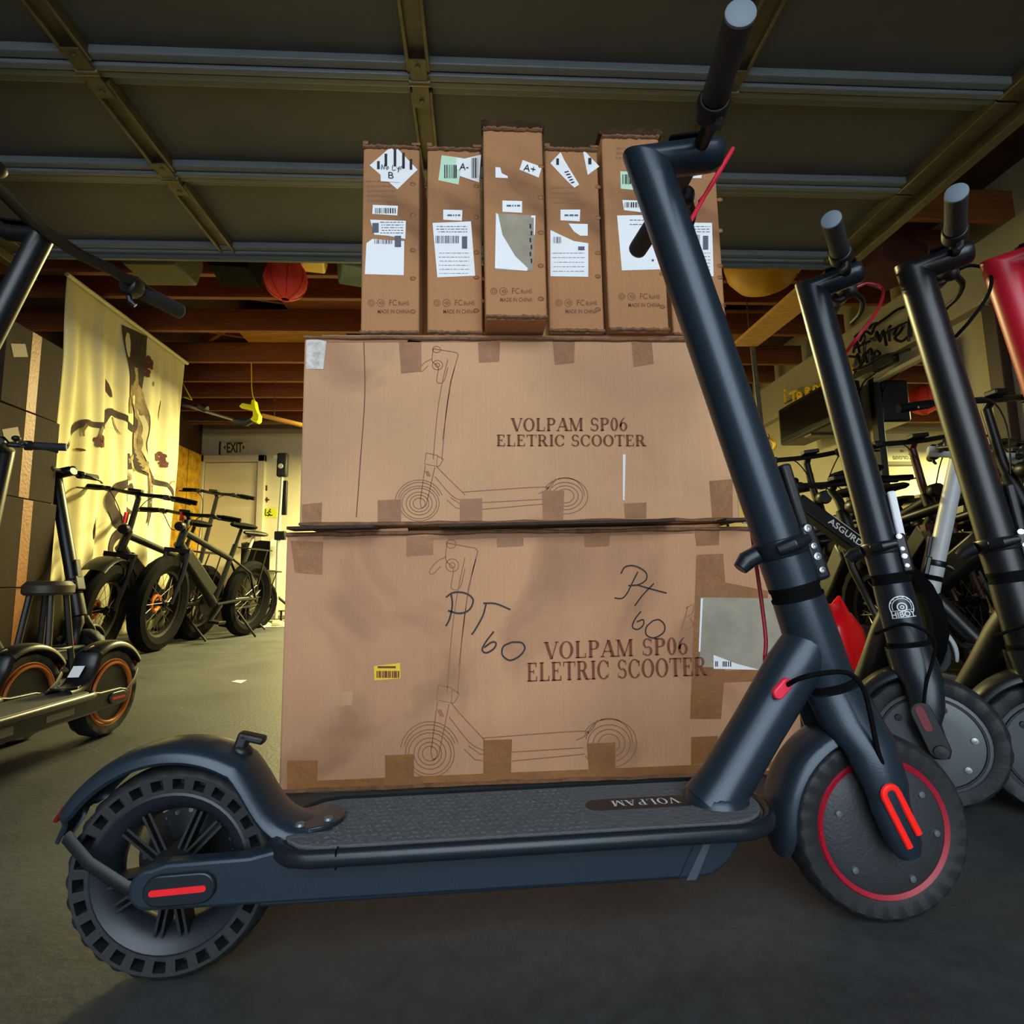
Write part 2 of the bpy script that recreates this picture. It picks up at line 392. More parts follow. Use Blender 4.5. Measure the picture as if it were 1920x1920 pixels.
for s, x in ((-1, gx0-.05), (1, gx1+.05)):
    t = MB()
    t.box((x, 1.75, 2.07), (.012, 2.3, .07)).box((x-s*.02, 1.75, 2.035), (.045, 2.3, .008)).box((x-s*.02, 1.75, 2.105), (.045, 2.3, .008)).box((x+s*.06, 1.75, 2.12), (.035, 2.3, .006))
    o = t.build('door_track', M_steel, None, bevel=.001)
    tag(o, 'galvanised horizontal track carrying the '+('right' if s > 0 else 'left')+' edge of the garage door', 'track')
    for y in (1.5, 2.6):
        MB().box((x+s*.03, y, 2.42), (.03, .004, .60)).build('hanger_strap', M_steel, o)

# ------------------------------------------------------------------ cardboard
def cardboard(name, rgb, seed, stain=1.0):
    m = mat(name, rgb, .8); nt = m.node_tree; b = nt.nodes['Principled BSDF']; L = nt.links
    b.inputs['Specular IOR Level'].default_value = .25
    tc = nt.nodes.new('ShaderNodeTexCoord'); mp = nt.nodes.new('ShaderNodeMapping'); mp.inputs['Location'].default_value = (seed*3.1, seed*1.7, seed)
    L.new(tc.outputs['Object'], mp.inputs[0])
    def noise(sc, det, st=None, dis=0):
        n = nt.nodes.new('ShaderNodeTexNoise'); n.inputs['Scale'].default_value = sc; n.inputs['Detail'].default_value = det; n.inputs['Distortion'].default_value = dis
        src = mp.outputs[0]
        if st:
            q = nt.nodes.new('ShaderNodeMapping'); q.inputs['Scale'].default_value = st; L.new(src, q.inputs[0]); src = q.outputs[0]
        L.new(src, n.inputs['Vector']); return n.outputs[0]
    def ramp(v, p0, c0, p1, c1):
        r = nt.nodes.new('ShaderNodeValToRGB'); e = r.color_ramp.elements
        e[0].position = p0; e[0].color = c0+(1,); e[1].position = p1; e[1].color = c1+(1,); L.new(v, r.inputs[0]); return r.outputs[0]
    def mul(a, c, f):
        x = nt.nodes.new('ShaderNodeMix'); x.data_type = 'RGBA'; x.blend_type = 'MULTIPLY'; x.inputs[0].default_value = f
        L.new(a, x.inputs[6]); L.new(c, x.inputs[7]); return x.outputs[2]
    c = tuple(lin(x) for x in rgb)
    base = ramp(noise(2.2, 5, dis=.4), .35, tuple(x*.86 for x in c), .68, tuple(min(1, x*1.12) for x in c))
    base = mul(base, ramp(noise(3.2, 4, dis=.8), .25, (.42, .40, .44), .46, (1, 1, 1)), .8*stain)       # grubby handling marks
    base = mul(base, ramp(noise(1, 2, (190, 190, 3)), .3, (.88, .87, .86), .7, (1, 1, 1)), .45)           # flute lines
    base = mul(base, ramp(noise(420, 2), .3, (.80, .79, .78), .7, (1, 1, 1)), .7)                        # paper fibre
    L.new(base, b.inputs['Base Color'])
    bp = nt.nodes.new('ShaderNodeBump'); bp.inputs['Strength'].default_value = .35; bp.inputs['Distance'].default_value = .004
    L.new(noise(14, 4), bp.inputs['Height']); L.new(bp.outputs[0], b.inputs['Normal'])
    return m
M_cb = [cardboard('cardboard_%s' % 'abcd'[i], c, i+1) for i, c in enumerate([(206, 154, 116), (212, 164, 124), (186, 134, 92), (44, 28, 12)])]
M_edge = mat('cardboard_edge', (120, 84, 56), .85, var=.3, vscale=60)
M_tape = mat('brown_tape', (146, 94, 46), .5, var=.12, vscale=25, bump=.5, bscale=70)
M_print = mat('brown_print', (120, 66, 44), .8, var=.15, vscale=120)
M_line = mat('faint_print', (142, 104, 76), .8)
M_qr = mat('rust_print', (134, 66, 34), .8, var=.35, vscale=90, rgb2=(160, 106, 66))
M_gry = mat('peeled_grey', (160, 150, 132), .8, var=.12, vscale=18)
M_label = mat('label_white', (244, 246, 248), .55)
M_greenl = mat('label_green', (196, 232, 204), .6)

def carton(name, label, cat, p, loc, size, m_, group=None, gap=.004):       # a closed carton: side faces, four edge-bent top flaps
    t = thing(name, label, cat, loc, 0, group); w, d, h = size
    MB().box((0, 0, h/2), (w, d, h)).build('carton_body', m_, t, bevel=.004)
    rnd = random.Random(p)
    n = 26
    for z, s in ((h, 1), (0, -1)):
        mb = MB()                          # worn, slightly lifted edge of the flaps along the front
        pts = [V((-w/2+w*i/n, -d/2-.0015-rnd.random()*.002, z-s*(.004+rnd.random()*.003))) for i in range(n+1)]
        mb.tube(pts, [.003+rnd.random()*.0025 for _ in pts], 6); mb.build('folded_edge', M_edge, t)
    return t
# Y of the front faces
YF = 1.222
class Face:                                                 # helper: pixel -> a point just in front of a vertical face at depth Y
    def __init__(s, Y): s.Y = Y
    def p(s, x, y, k=1): return at(x, y, Y=s.Y-.0006*k)
    def quad(s, mb, pts, k=1): return mb.poly([s.p(x, y, k) for x, y in pts])
    def rect(s, mb, x0, y0, x1, y1, k=1): return s.quad(mb, [(x0, y1), (x1, y1), (x1, y0), (x0, y0)], k)
    def line(s, mb, pts, w, k=1, n=4):
        P = [s.p(x, y, k) for x, y in pts]
        if n: P = spline(P, n)
        return mb.ribbon(P, w, (0, 1, 0))
FLAT = {'printed_title', 'printed_drawing', 'marker_writing', 'barcode', 'label_print', 'printed_marks', 'small_print', 'black_stripes', 'sticker_letter', 'handwriting', 'glue_mark', 'pencil_mark'}
def flat(mb, name, m_, t, **k):
    if name in FLAT: k['kind'] = 'stuff'
    return mb.build(name, m_, t, world=True, smooth=False, recalc=False, **k)

H1, H2 = .543, .981
bl = at(537, 1499, Y=YF); LX0 = -.415; LX1 = .69
low = carton('cardboard_box', 'large brown carton on the floor, lowest of the stack, marked by hand in black pen', 'box', 3, ((LX0+LX1)/2, YF+.10, 0), (LX1-LX0, .20, H1-.010), M_cb[0])
UX0 = at(566, 800, Y=YF).x; UX1 = at(1376, 800, Y=YF).x
up = carton('cardboard_box', 'large stained brown carton lying on the lowest box, under six small cartons', 'box', 4, ((UX0+UX1)/2, YF+.10, H1), (UX1-UX0, .20, H2-H1-.006), M_cb[1])
F1 = Face(YF)
def art(face, t, fx, fy, w):                                # outline drawing of a scooter printed on a carton
    mb = MB()
    def ln(*pts, n=4): face.line(mb, [(fx(x), fy(y)) for x, y in pts], w, 1, n)
    def circ(cx, cy, rx, ry, a0=0, a1=360, n=22): face.line(mb, [(fx(cx+rx*cos(R(a0+(a1-a0)*i/n))), fy(cy-ry*sin(R(a0+(a1-a0)*i/n)))) for i in range(n+1)], w, 1, 0)
    for k in (46, 40, 30, 22, 14): circ(806, 1413, k, k*.98)
    circ(806, 1413, 56, 60, 20, 170); circ(806, 1413, 50, 54, 20, 165)
    for k in (52, 40, 30, 20): circ(1142, 1394, k, k*.88, -150 if k > 45 else 0, 150 if k > 45 else 360)
    circ(1142, 1394, 44, 47, 0, 170)
    ln((838, 1300), (848, 1180), (860, 1100), (872, 1045)); ln((858, 1302), (868, 1180), (880, 1100), (892, 1048))
    ln((892, 1028), (838, 1018), n=0); ln((896, 1034), (878, 1102), (860, 1250), n=0); ln((892, 1028), (896, 1034), n=0)
    ln((838, 1018), (836, 1050), (850, 1066), (846, 1102), (862, 1102), (872, 1066)); circ(848, 1060, 12, 12); circ(848, 1060, 5, 5); circ(846, 1020, 9, 8)
    ln((836, 1044), (818, 1054), (805, 1072), (812, 1076), (826, 1062))
    ln((822, 1284), (848, 1290), (846, 1318), (818, 1312), (822, 1284), n=0); ln((848, 1292), (862, 1300), (852, 1318), (846, 1318), n=0)
    ln((820, 1316), (808, 1410), n=0); ln((842, 1320), (822, 1418), n=0); ln((808, 1410), (812, 1424), (822, 1418))
    ln((846, 1318), (866, 1342), (905, 1384), (912, 1392)); ln((842, 1344), (880, 1392), (908, 1408), n=3)
    ln((905, 1384), (1088, 1371), (1096, 1380), (1080, 1388)); ln((870, 1404), (890, 1424), (930, 1430), (1096, 1414), n=0)
    ln((878, 1398), (900, 1414), (1094, 1402), n=0); ln((1096, 1376), (1110, 1368), (1120, 1350))
    for k in range(3): ln((820+k*3, 1330), (826+k*3, 1344), n=0)
    flat(mb, 'printed_drawing', M_line, t)
art(F1, low, lambda x: x, lambda y: y, .0021)
art(F1, up, lambda x: 786+(x-806)*.815, lambda y: 944+(y-1413)*.735, .0020)
# printed titles
mb = MB(); P = lambda x, y: F1.p(x, y, 5)
put_serif(mb, 'VOLPAM SP06', P(1020, 1236), P(1292, 1226), P(1020, 1204)); flat(mb, 'printed_title', M_print, low)
mb = MB(); put_serif(mb, 'ELETRIC SCOOTER', P(988, 1278), P(1327, 1266), P(988, 1243)); flat(mb, 'printed_title', M_print, low)
mb = MB(); put_serif(mb, 'VOLPAM SP06', P(958, 808), P(1178, 807), P(958, 784)); flat(mb, 'printed_title', M_print, up)
mb = MB(); put_serif(mb, 'ELETRIC SCOOTER', P(931, 836), P(1212, 836), P(931, 815)); flat(mb, 'printed_title', M_print, up)
# marker writing
def hand(pts, w=.0036, n=5):
    F1.line(mbh, pts, w, 3, n)
mbh = MB()
hand([(846, 1114), (848, 1135), (843, 1160), (836, 1174)]); hand([(836, 1120), (850, 1111), (872, 1112), (887, 1124), (880, 1143), (862, 1150), (840, 1145)])
hand([(912, 1130), (905, 1155), (890, 1182), (884, 1190)]); hand([(906, 1131), (930, 1132), (957, 1143)])
hand([(926, 1184), (912, 1202), (904, 1218), (912, 1224), (926, 1216), (930, 1206), (922, 1204), (908, 1214)]); hand([(960, 1204), (944, 1212), (942, 1228), (956, 1238), (974, 1230), (984, 1216), (978, 1205), (960, 1204)])
flat(mbh, 'marker_writing', M_ink, low)
mbh = MB()
hand([(1196, 1072), (1186, 1092), (1176, 1112), (1166, 1122), (1152, 1121)], .003); hand([(1164, 1076), (1172, 1063), (1190, 1061), (1210, 1072), (1212, 1086), (1198, 1096), (1178, 1098)], .003)
hand([(1226, 1094), (1205, 1116), (1190, 1136)], .003); hand([(1196, 1097), (1220, 1104), (1250, 1112)], .003)
hand([(1202, 1146), (1190, 1162), (1186, 1176), (1196, 1180), (1206, 1172), (1206, 1162), (1194, 1166)], .003); hand([(1224, 1164), (1212, 1176), (1212, 1190), (1226, 1196), (1244, 1186), (1246, 1172), (1236, 1162), (1224, 1164)], .003)
flat(mbh, 'marker_writing', M_ink, low)
mbh = MB(); hand([(1290, 1136), (1284, 1160), (1278, 1180)], .0012); hand([(1286, 1140), (1300, 1134), (1298, 1150), (1284, 1158)], .0012); hand([(1294, 1158), (1300, 1172), (1288, 1182)], .0012); flat(mbh, 'pencil_mark', M_line, low)
# tape on the lower carton (pixel corners)
for q in [[(545, 1014), (606, 1016), (604, 1078), (553, 1074)], [(606, 1012), (765, 1006), (765, 990), (606, 996)], [(762, 1006), (812, 1004), (812, 1040), (762, 1044)], [(930, 996), (982, 996), (981, 1024), (932, 1026)], [(1094, 990), (1144, 988), (1142, 1024), (1096, 1026)], [(1300, 984), (1350, 982), (1348, 1022), (1306, 1024)],
          [(538, 1426), (596, 1426), (594, 1468), (538, 1474)], [(722, 1416), (776, 1414), (776, 1460), (722, 1464)], [(906, 1388), (960, 1386), (958, 1450), (906, 1454)], [(1100, 1394), (1154, 1392), (1154, 1442), (1104, 1446)], [(1296, 1382), (1346, 1380), (1346, 1430), (1296, 1434)],
          [(538, 1466), (1450, 1428), (1450, 1440), (538, 1492)], [(1306, 1040), (1356, 1038), (1360, 1092), (1360, 1250), (1352, 1348), (1294, 1348), (1302, 1150)], [(1360, 1092), (1440, 1108), (1440, 1128), (1360, 1122)], [(1354, 1258), (1460, 1252), (1460, 1276), (1354, 1280)],
          [(812, 996), (1300, 984), (1300, 1000), (812, 1012)]]:
    tk = globals().get('tk', 1.0)+.05
    flat(F1.quad(MB(), q[::-1], tk), 'packing_tape', M_tape, low)
flat(F1.quad(MB(), [(1312, 1250), (1478, 1258), (1470, 1122), (1314, 1120)], 2.2), 'peeled_label', M_gry, low)
flat(F1.quad(MB(), [(1310, 1222), (1313, 1222), (1318, 1122), (1314, 1122)], 2.4), 'label_remnant', M_label, low)
flat(F1.quad(MB(), [(1338, 1254), (1424, 1256), (1380, 1244), (1338, 1228)], 2.6), 'label_remnant', M_label, low)
mb = MB()
for x in (1341, 1344, 1355, 1358, 1361, 1365, 1369): F1.rect(mb, x, 1240, x+2, 1250, 3)
flat(mb, 'barcode', M_ink, low)
flat(F1.quad(MB(), [(702, 1276), (751, 1272), (750, 1243), (701, 1249)], 2), 'yellow_sticker', M_yel, low)
mb = MB()
x = 706
while x < 746: F1.rect(mb, x, 1258, x+1.6+(x*7 % 3)*.7, 1271, 3); x += 3.6
F1.rect(mb, 708, 1249, 742, 1253, 3)
flat(mb, 'barcode', M_print, low)
flat(F1.quad(MB(), [(596, 1328), (660, 1322), (662, 1296), (600, 1298)], .8), 'pale_scuff', M_cb[1], low)
# tape on the upper carton
for q in [[(747, 632), (790, 632), (790, 696), (752, 700)], [(896, 636), (938, 636), (936, 678), (898, 680)], [(1036, 638), (1078, 638), (1076, 680), (1040, 684)], [(1184, 638), (1222, 638), (1226, 682), (1188, 688)],
          [(566, 946), (604, 942), (602, 984), (566, 986)], [(708, 938), (752, 936), (752, 984), (708, 982)], [(862, 936), (904, 934), (904, 980), (862, 978)], [(1016, 920), (1058, 920), (1056, 974), (1018, 974)], [(1170, 944), (1212, 942), (1212, 972), (1172, 972)], [(1330, 902), (1374, 898), (1374, 972), (1336, 974)],
          [(604, 628), (1358, 630), (1358, 640), (604, 642)]]:
    flat(F1.quad(MB(), q[::-1], 1.4), 'packing_tape', M_tape, up)
flat(F1.quad(MB(), [(574, 692), (606, 692), (612, 640), (574, 632)], 1.8), 'torn_label', mat('torn_white', (208, 200, 190), .7, var=.25, vscale=60), up)
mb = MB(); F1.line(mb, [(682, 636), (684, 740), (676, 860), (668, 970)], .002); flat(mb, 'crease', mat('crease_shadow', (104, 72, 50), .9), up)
mb = MB(); F1.quad(mb, [(1168, 938), (1171, 938), (1173, 852), (1168, 852)], 1.4); flat(mb, 'torn_slit', M_white, up)
# dark lifted flaps between the two big cartons
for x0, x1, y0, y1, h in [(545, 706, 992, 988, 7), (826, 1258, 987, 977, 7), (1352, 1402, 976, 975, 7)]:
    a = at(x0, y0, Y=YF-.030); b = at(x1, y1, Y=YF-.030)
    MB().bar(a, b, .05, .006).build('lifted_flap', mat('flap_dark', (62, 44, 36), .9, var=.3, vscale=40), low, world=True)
MB().cyl(at(1392, 980, Y=YF), at(1402, 980, Y=YF), .002, 6).build('loose_staple', M_chrome, low, world=True)

# six small cartons standing on the upper one
def bars(f, mb, x0, x1, y0, y1, seed=0, k=3):
    r = random.Random(seed); x = x0
    while x < x1:
        w = r.choice((.8, 1.2, 2.0, 2.6)); f.rect(mb, x, y0, min(x+w, x1), y1, k); x += w+r.choice((.9, 1.4, 2.0))
def greek(f, mb, x0, x1, y0, y1, rows, h=2.2, k=2, seed=0):      # rows of print too small to read
    r = random.Random(seed)
    for i in range(rows):
        y = y0+(y1-y0)*i/max(1, rows-1); x = x0+r.random()*4
        while x < x1:
            w = 2+r.random()*7; f.rect(mb, x, y, min(x+w, x1), y+h, k); x += w+2
def tape_dents(f, t, x, ys, seed):
    for y in ys:
        c = f.p(x, y, 1); MB().sphere((c.x, c.y+.001, c.z), .007, 10, 6, sc=(1.1, .35, .8)).build('tape_nick', M_tape, t, world=True)
small = [  # x0, x1, ytop, ybottom, front Y, label
    (676, 786, 273, 614, YF+.006, 'small carton with striped diamond sticker marked B, first from the left on the stack'),
    (801, 905, 277, 612, YF+.004, 'small carton with a green edged barcode and complete white shipping label, second on the stack'),
    (910, 1026, 240, 590, YF-.075, 'tallest small carton pulled forward, sticker A+ and half torn label'),
    (1030, 1133, 278, 610, YF-.010, 'small carton with a diamond sticker torn in two, right of the tallest'),
    (1142, 1254, 254, 605, YF-.018, 'small carton with open crumpled top behind the scooter neck'),
    (1262, 1362, 302, 612, YF+.006, 'small carton at the right end of the stack, behind the scooter stem')]
TB = []
for i, (x0, x1, yt, yb, Yf, lab) in enumerate(small):
    a = at(x0, yb, Y=Yf); b = at(x1, yb, Y=Yf); t_ = at((x0+x1)/2, yt, Y=Yf)
    z0 = H2; h = t_.z-z0; w = b.x-a.x
    t = carton('small_carton', lab, 'box', 20+i, ((a.x+b.x)/2, Yf+.10, z0), (w, .2, h), M_cb[2], 'small cartons standing on the two large boxes')
    if i in (2, 4):                                          # crumpled lifted top flaps
        mb = MB(); n = 8; rr = random.Random(i)
        r0 = [V((-w/2-.006+(w+.012)*k/n, -.1-.004, h-.002)) for k in range(n+1)]; r1 = [p+V((rr.uniform(-.003, .003), -.005-rr.random()*.010, .003+rr.random()*.005)) for p in r0]
        mb.add(r0+r1+[p+V((0, .05, .002)) for p in r1], [(k, k+1, n+2+k, n+1+k) for k in range(n)]+[(n+1+k, n+2+k, 2*n+3+k, 2*n+2+k) for k in range(n)])
        mb.build('top_flap', mat('torn_edge', (84, 58, 38), .9, var=.4, vscale=60), t)
    else:
        MB().box((-w/2+.006, -.1, h+.002), (.012, .012, .008)).box((w/2-.008, -.1, h+.002), (.02, .01, .006)).build('top_flap', M_edge, t)
    TB.append((t, Face(Yf), x0, x1, yt, yb))
def small_prints(i, dx, dy):
    t, f, x0, x1, yt, yb = TB[i]; mb = MB(); X = x0+dx
    def c(cx, cy, r):
        f.line(mb, [(cx+r*cos(k*pi/6), cy+r*sin(k*pi/6)) for k in range(13)], .0012, 1, 0)
    y = 566+dy
    c(X+14, y, 6); c(X+14, y, 3); c(X+32, y, 7); f.line(mb, [(X+28, y), (X+36, y)], .001, 1, 0); c(X+33, y, 3)
    put_text(mb, 'FC', f.p(X+48, y+5), f.p(X+62, y+5), f.p(X+48, y-6))
    put_text(mb, 'RoHS', f.p(X+65, y+5), f.p(X+85, y+4), f.p(X+65, y-3), bold=.01)
    put_text(mb, 'MADE IN CHINA', f.p(X+26, y+20), f.p(X+86, y+20), f.p(X+26, y+12), bold=.01)
    flat(mb, 'printed_marks', M_print, t)
for i, dx, dy in [(0, 6, 2), (1, 4, 2), (2, 2, -20), (3, 4, 2), (4, 10, -10), (5, 14, 6)]: small_prints(i, dx, dy)
for i in range(6):
    t, f, x0, x1, yt, yb = TB[i]; tape_dents(f, t, x1-12, [yt+72, yt+130, yt+196, yb-92, yb-30], i)
def lab(i, pts, name='paper_label', m_=M_label, k=1.6): flat(TB[i][1].quad(MB(), pts[::-1], k), name, m_, TB[i][0])
def ink(i, fn, name='barcode', m_=M_ink):
    mb = MB(); fn(TB[i][1], mb); flat(mb, name, m_, TB[i][0])
# first
lab(0, [(693, 310), (738, 271), (783, 318), (745, 355)], 'diamond_sticker')
ink(0, lambda f, m: [f.quad(m, [(x, y1), (x+5, y1), (x+5, y0), (x, y0)], 3) for x, y0, y1 in ((707, 302, 317), (721, 288, 312), (738, 272, 312), (754, 286, 316), (768, 298, 318))], 'black_stripes')
lab(0, [(713, 316), (746, 318), (748, 342), (714, 340)], k=4)
ink(0, lambda f, m: put_text(m, 'B', f.p(728, 334, 6), f.p(738, 335, 6), f.p(728, 322, 6)), 'sticker_letter')
def nolyr(f, m):
    for q in ([(715, 318), (716, 308), (720, 317), (721, 307)], [(724, 315), (728, 312), (726, 318), (724, 315)], [(736, 309), (736, 319), (742, 318)], [(744, 313), (746, 317), (749, 312), (746, 323)], [(751, 318), (752, 312), (755, 312)]): f.line(m, q, .0014, 6, 3)
ink(0, nolyr, 'handwriting')
ink(0, lambda f, m: greek(f, m, 686, 742, 338, 374, 5, 3, 1, 4), 'small_print', M_line)
lab(0, [(699, 384), (746, 386), (745, 404), (698, 401)]); ink(0, lambda f, m: bars(f, m, 703, 742, 390, 400, 2))
lab(0, [(694, 412), (761, 414), (760, 448), (728, 442), (702, 440)]); lab(0, [(698, 448), (758, 452), (757, 516), (684, 514), (687, 456)])
ink(0, lambda f, m: (f.rect(m, 698, 418, 710, 436, 3), greek(f, m, 712, 756, 416, 436, 5, 1.2, 3, 1), bars(f, m, 702, 736, 449, 457, 3), f.rect(m, 740, 442, 752, 463, 3)), 'label_print', mat('label_ink', (96, 96, 110), .7))
# second
lab(1, [(828, 291), (866, 296), (860, 346), (822, 338)], m_=M_greenl); lab(1, [(864, 299), (902, 290), (898, 342), (862, 330)], k=2.4); lab(1, [(856, 296), (880, 298), (876, 320), (854, 318)], k=3)
ink(1, lambda f, m: (bars(f, m, 833, 858, 309, 334, 5), bars(f, m, 884, 896, 296, 334, 6, 4)))
ink(1, lambda f, m: put_text(m, 'A-', f.p(861, 318, 6), f.p(878, 318, 6), f.p(862, 306, 6)), 'sticker_letter')
lab(1, [(831, 393), (867, 394), (866, 414), (831, 412)]); ink(1, lambda f, m: greek(f, m, 835, 863, 402, 403, 1, 3, 3, 2), 'label_print', MATS['label_ink'])
lab(1, [(811, 418), (883, 415), (891, 517), (820, 520)])
ink(1, lambda f, m: (bars(f, m, 817, 860, 442, 456, 8), f.rect(m, 866, 443, 876, 466, 3), greek(f, m, 818, 876, 424, 434, 3, 1.2, 3, 7), greek(f, m, 822, 880, 474, 512, 6, .8, 3, 9)), 'label_print', MATS['label_ink'])
# third
lab(2, [(980, 300), (1016, 313), (1010, 333), (974, 318)]); ink(2, lambda f, m: put_text(m, 'A+', f.p(981, 319, 4), f.p(1003, 324, 4), f.p(983, 307, 4)), 'sticker_letter')
lab(2, [(929, 313), (938, 314), (941, 325), (952, 330), (952, 334), (929, 333)])
lab(2, [(942, 376), (979, 377), (979, 399), (942, 397)]); ink(2, lambda f, m: greek(f, m, 946, 975, 384, 385, 1, 3, 3, 2), 'label_print', MATS['label_ink'])
lab(2, [(930, 400), (1004, 404), (1003, 438), (999, 508), (930, 507)], 'peeled_label', M_gry, 1.2); lab(2, [(930, 399), (934, 402), (942, 440), (966, 480), (990, 503), (988, 508), (928, 503)], k=1.9)
lab(2, [(996, 404), (1004, 404), (1003, 440), (1001, 440), (1001, 408), (996, 408)], k=1.9)
ink(2, lambda f, m: [f.rect(m, 993+(j % 2)*2, 420+j*13, 996+(j % 2)*2, 428+j*13, 3) for j in range(6)], 'glue_mark')
# fourth
lab(3, [(1032, 306), (1051, 285), (1058, 300), (1086, 346), (1077, 352), (1060, 336)], 'diamond_sticker'); lab(3, [(1092, 279), (1124, 312), (1102, 328)], 'diamond_sticker')
ink(3, lambda f, m: (f.rect(m, 1043, 297, 1048, 309, 3), f.rect(m, 1103, 296, 1109, 308, 3)), 'black_stripes'); ink(3, lambda f, m: [f.quad(m, [(1058+j*3, 322+j*5), (1066+j*2.6, 320+j*5), (1067+j*2.6, 322+j*5), (1059+j*3, 324+j*5)], 3) for j in range(5)])
lab(3, [(1051, 393), (1088, 393), (1087, 415), (1051, 413)]); ink(3, lambda f, m: greek(f, m, 1056, 1084, 402, 403, 1, 3, 3, 5), 'label_print', MATS['label_ink'])
lab(3, [(1032, 431), (1050, 440), (1076, 452), (1103, 456), (1103, 519), (1032, 518)]); lab(3, [(1066, 419), (1102, 420), (1102, 442), (1088, 442), (1076, 434)])
ink(3, lambda f, m: (bars(f, m, 1038, 1052, 444, 456, 4), f.rect(m, 1084, 462, 1096, 469, 3), greek(f, m, 1036, 1096, 474, 508, 5, .8, 3, 1)), 'label_print', MATS['label_ink'])
ink(3, lambda f, m: greek(f, m, 1034, 1086, 350, 378, 4, 3, 1, 8), 'small_print', M_line)
# fifth
lab(4, [(1163, 321), (1186, 322), (1188, 356), (1164, 354)], m_=M_greenl); ink(4, lambda f, m: bars(f, m, 1167, 1184, 327, 345, 4))
lab(4, [(1167, 375), (1203, 376), (1202, 398), (1170, 394)]); ink(4, lambda f, m: bars(f, m, 1171, 1198, 379, 389, 14))
lab(4, [(1157, 404), (1226, 403), (1240, 505), (1166, 507)]); ink(4, lambda f, m: (greek(f, m, 1180, 1222, 412, 420, 2, 1.2, 3, 3), f.rect(m, 1222, 486, 1226, 490, 3)), 'label_print', MATS['label_ink'])
ink(4, lambda f, m: greek(f, m, 1152, 1180, 276, 294, 3, 4, 1, 2), 'small_print', M_line)
# sixth
lab(5, [(1286, 328), (1316, 328), (1315, 334), (1286, 334)]); lab(5, [(1276, 408), (1292, 408), (1292, 416), (1276, 416)])
lab(5, [(1266, 417), (1335, 418), (1338, 518), (1270, 517)])
ink(5, lambda f, m: (bars(f, m, 1298, 1312, 440, 456, 4), f.rect(m, 1318, 442, 1328, 468, 3), greek(f, m, 1290, 1332, 424, 434, 3, 1.2, 3, 3), greek(f, m, 1300, 1332, 474, 512, 7, 1, 3, 6)), 'label_print', MATS['label_ink'])
# ------------------------------------------------------------------ scooters
M_body = mat('blue_grey_paint', (39, 51, 62), .30, metal=.35, bump=.05, bscale=500)
M_bodyd = mat('slate_paint', (32, 39, 46), .30, metal=.35, bump=.05, bscale=500)
M_body2 = mat('matte_black_paint', (20, 22, 25), .36)
M_bodyr = mat('crimson_paint', (186, 22, 44), .38)
M_mat_ = mat('grip_mat', (84, 88, 92), .8, bump=.8, bscale=140)
M_grip = mat('grip_rubber', (40, 43, 47), .7, bump=.5, bscale=320)
M_gripend = mat('grip_end', (104, 116, 128), .6)
M_hub = mat('hub_cover', (42, 45, 48), .55, bump=.25, bscale=260)
M_hubg = mat('hub_cover_grey', (72, 78, 82), .45)
M_redp = mat('reflector_red', (226, 26, 36), .35, emit=.0)
M_rring = mat('dark_red_ring', (150, 14, 38), .4)
M_amber = mat('rim_orange', (190, 106, 34), .45)
M_brg = mat('grey_rim', (38, 43, 50), .4, metal=.3)

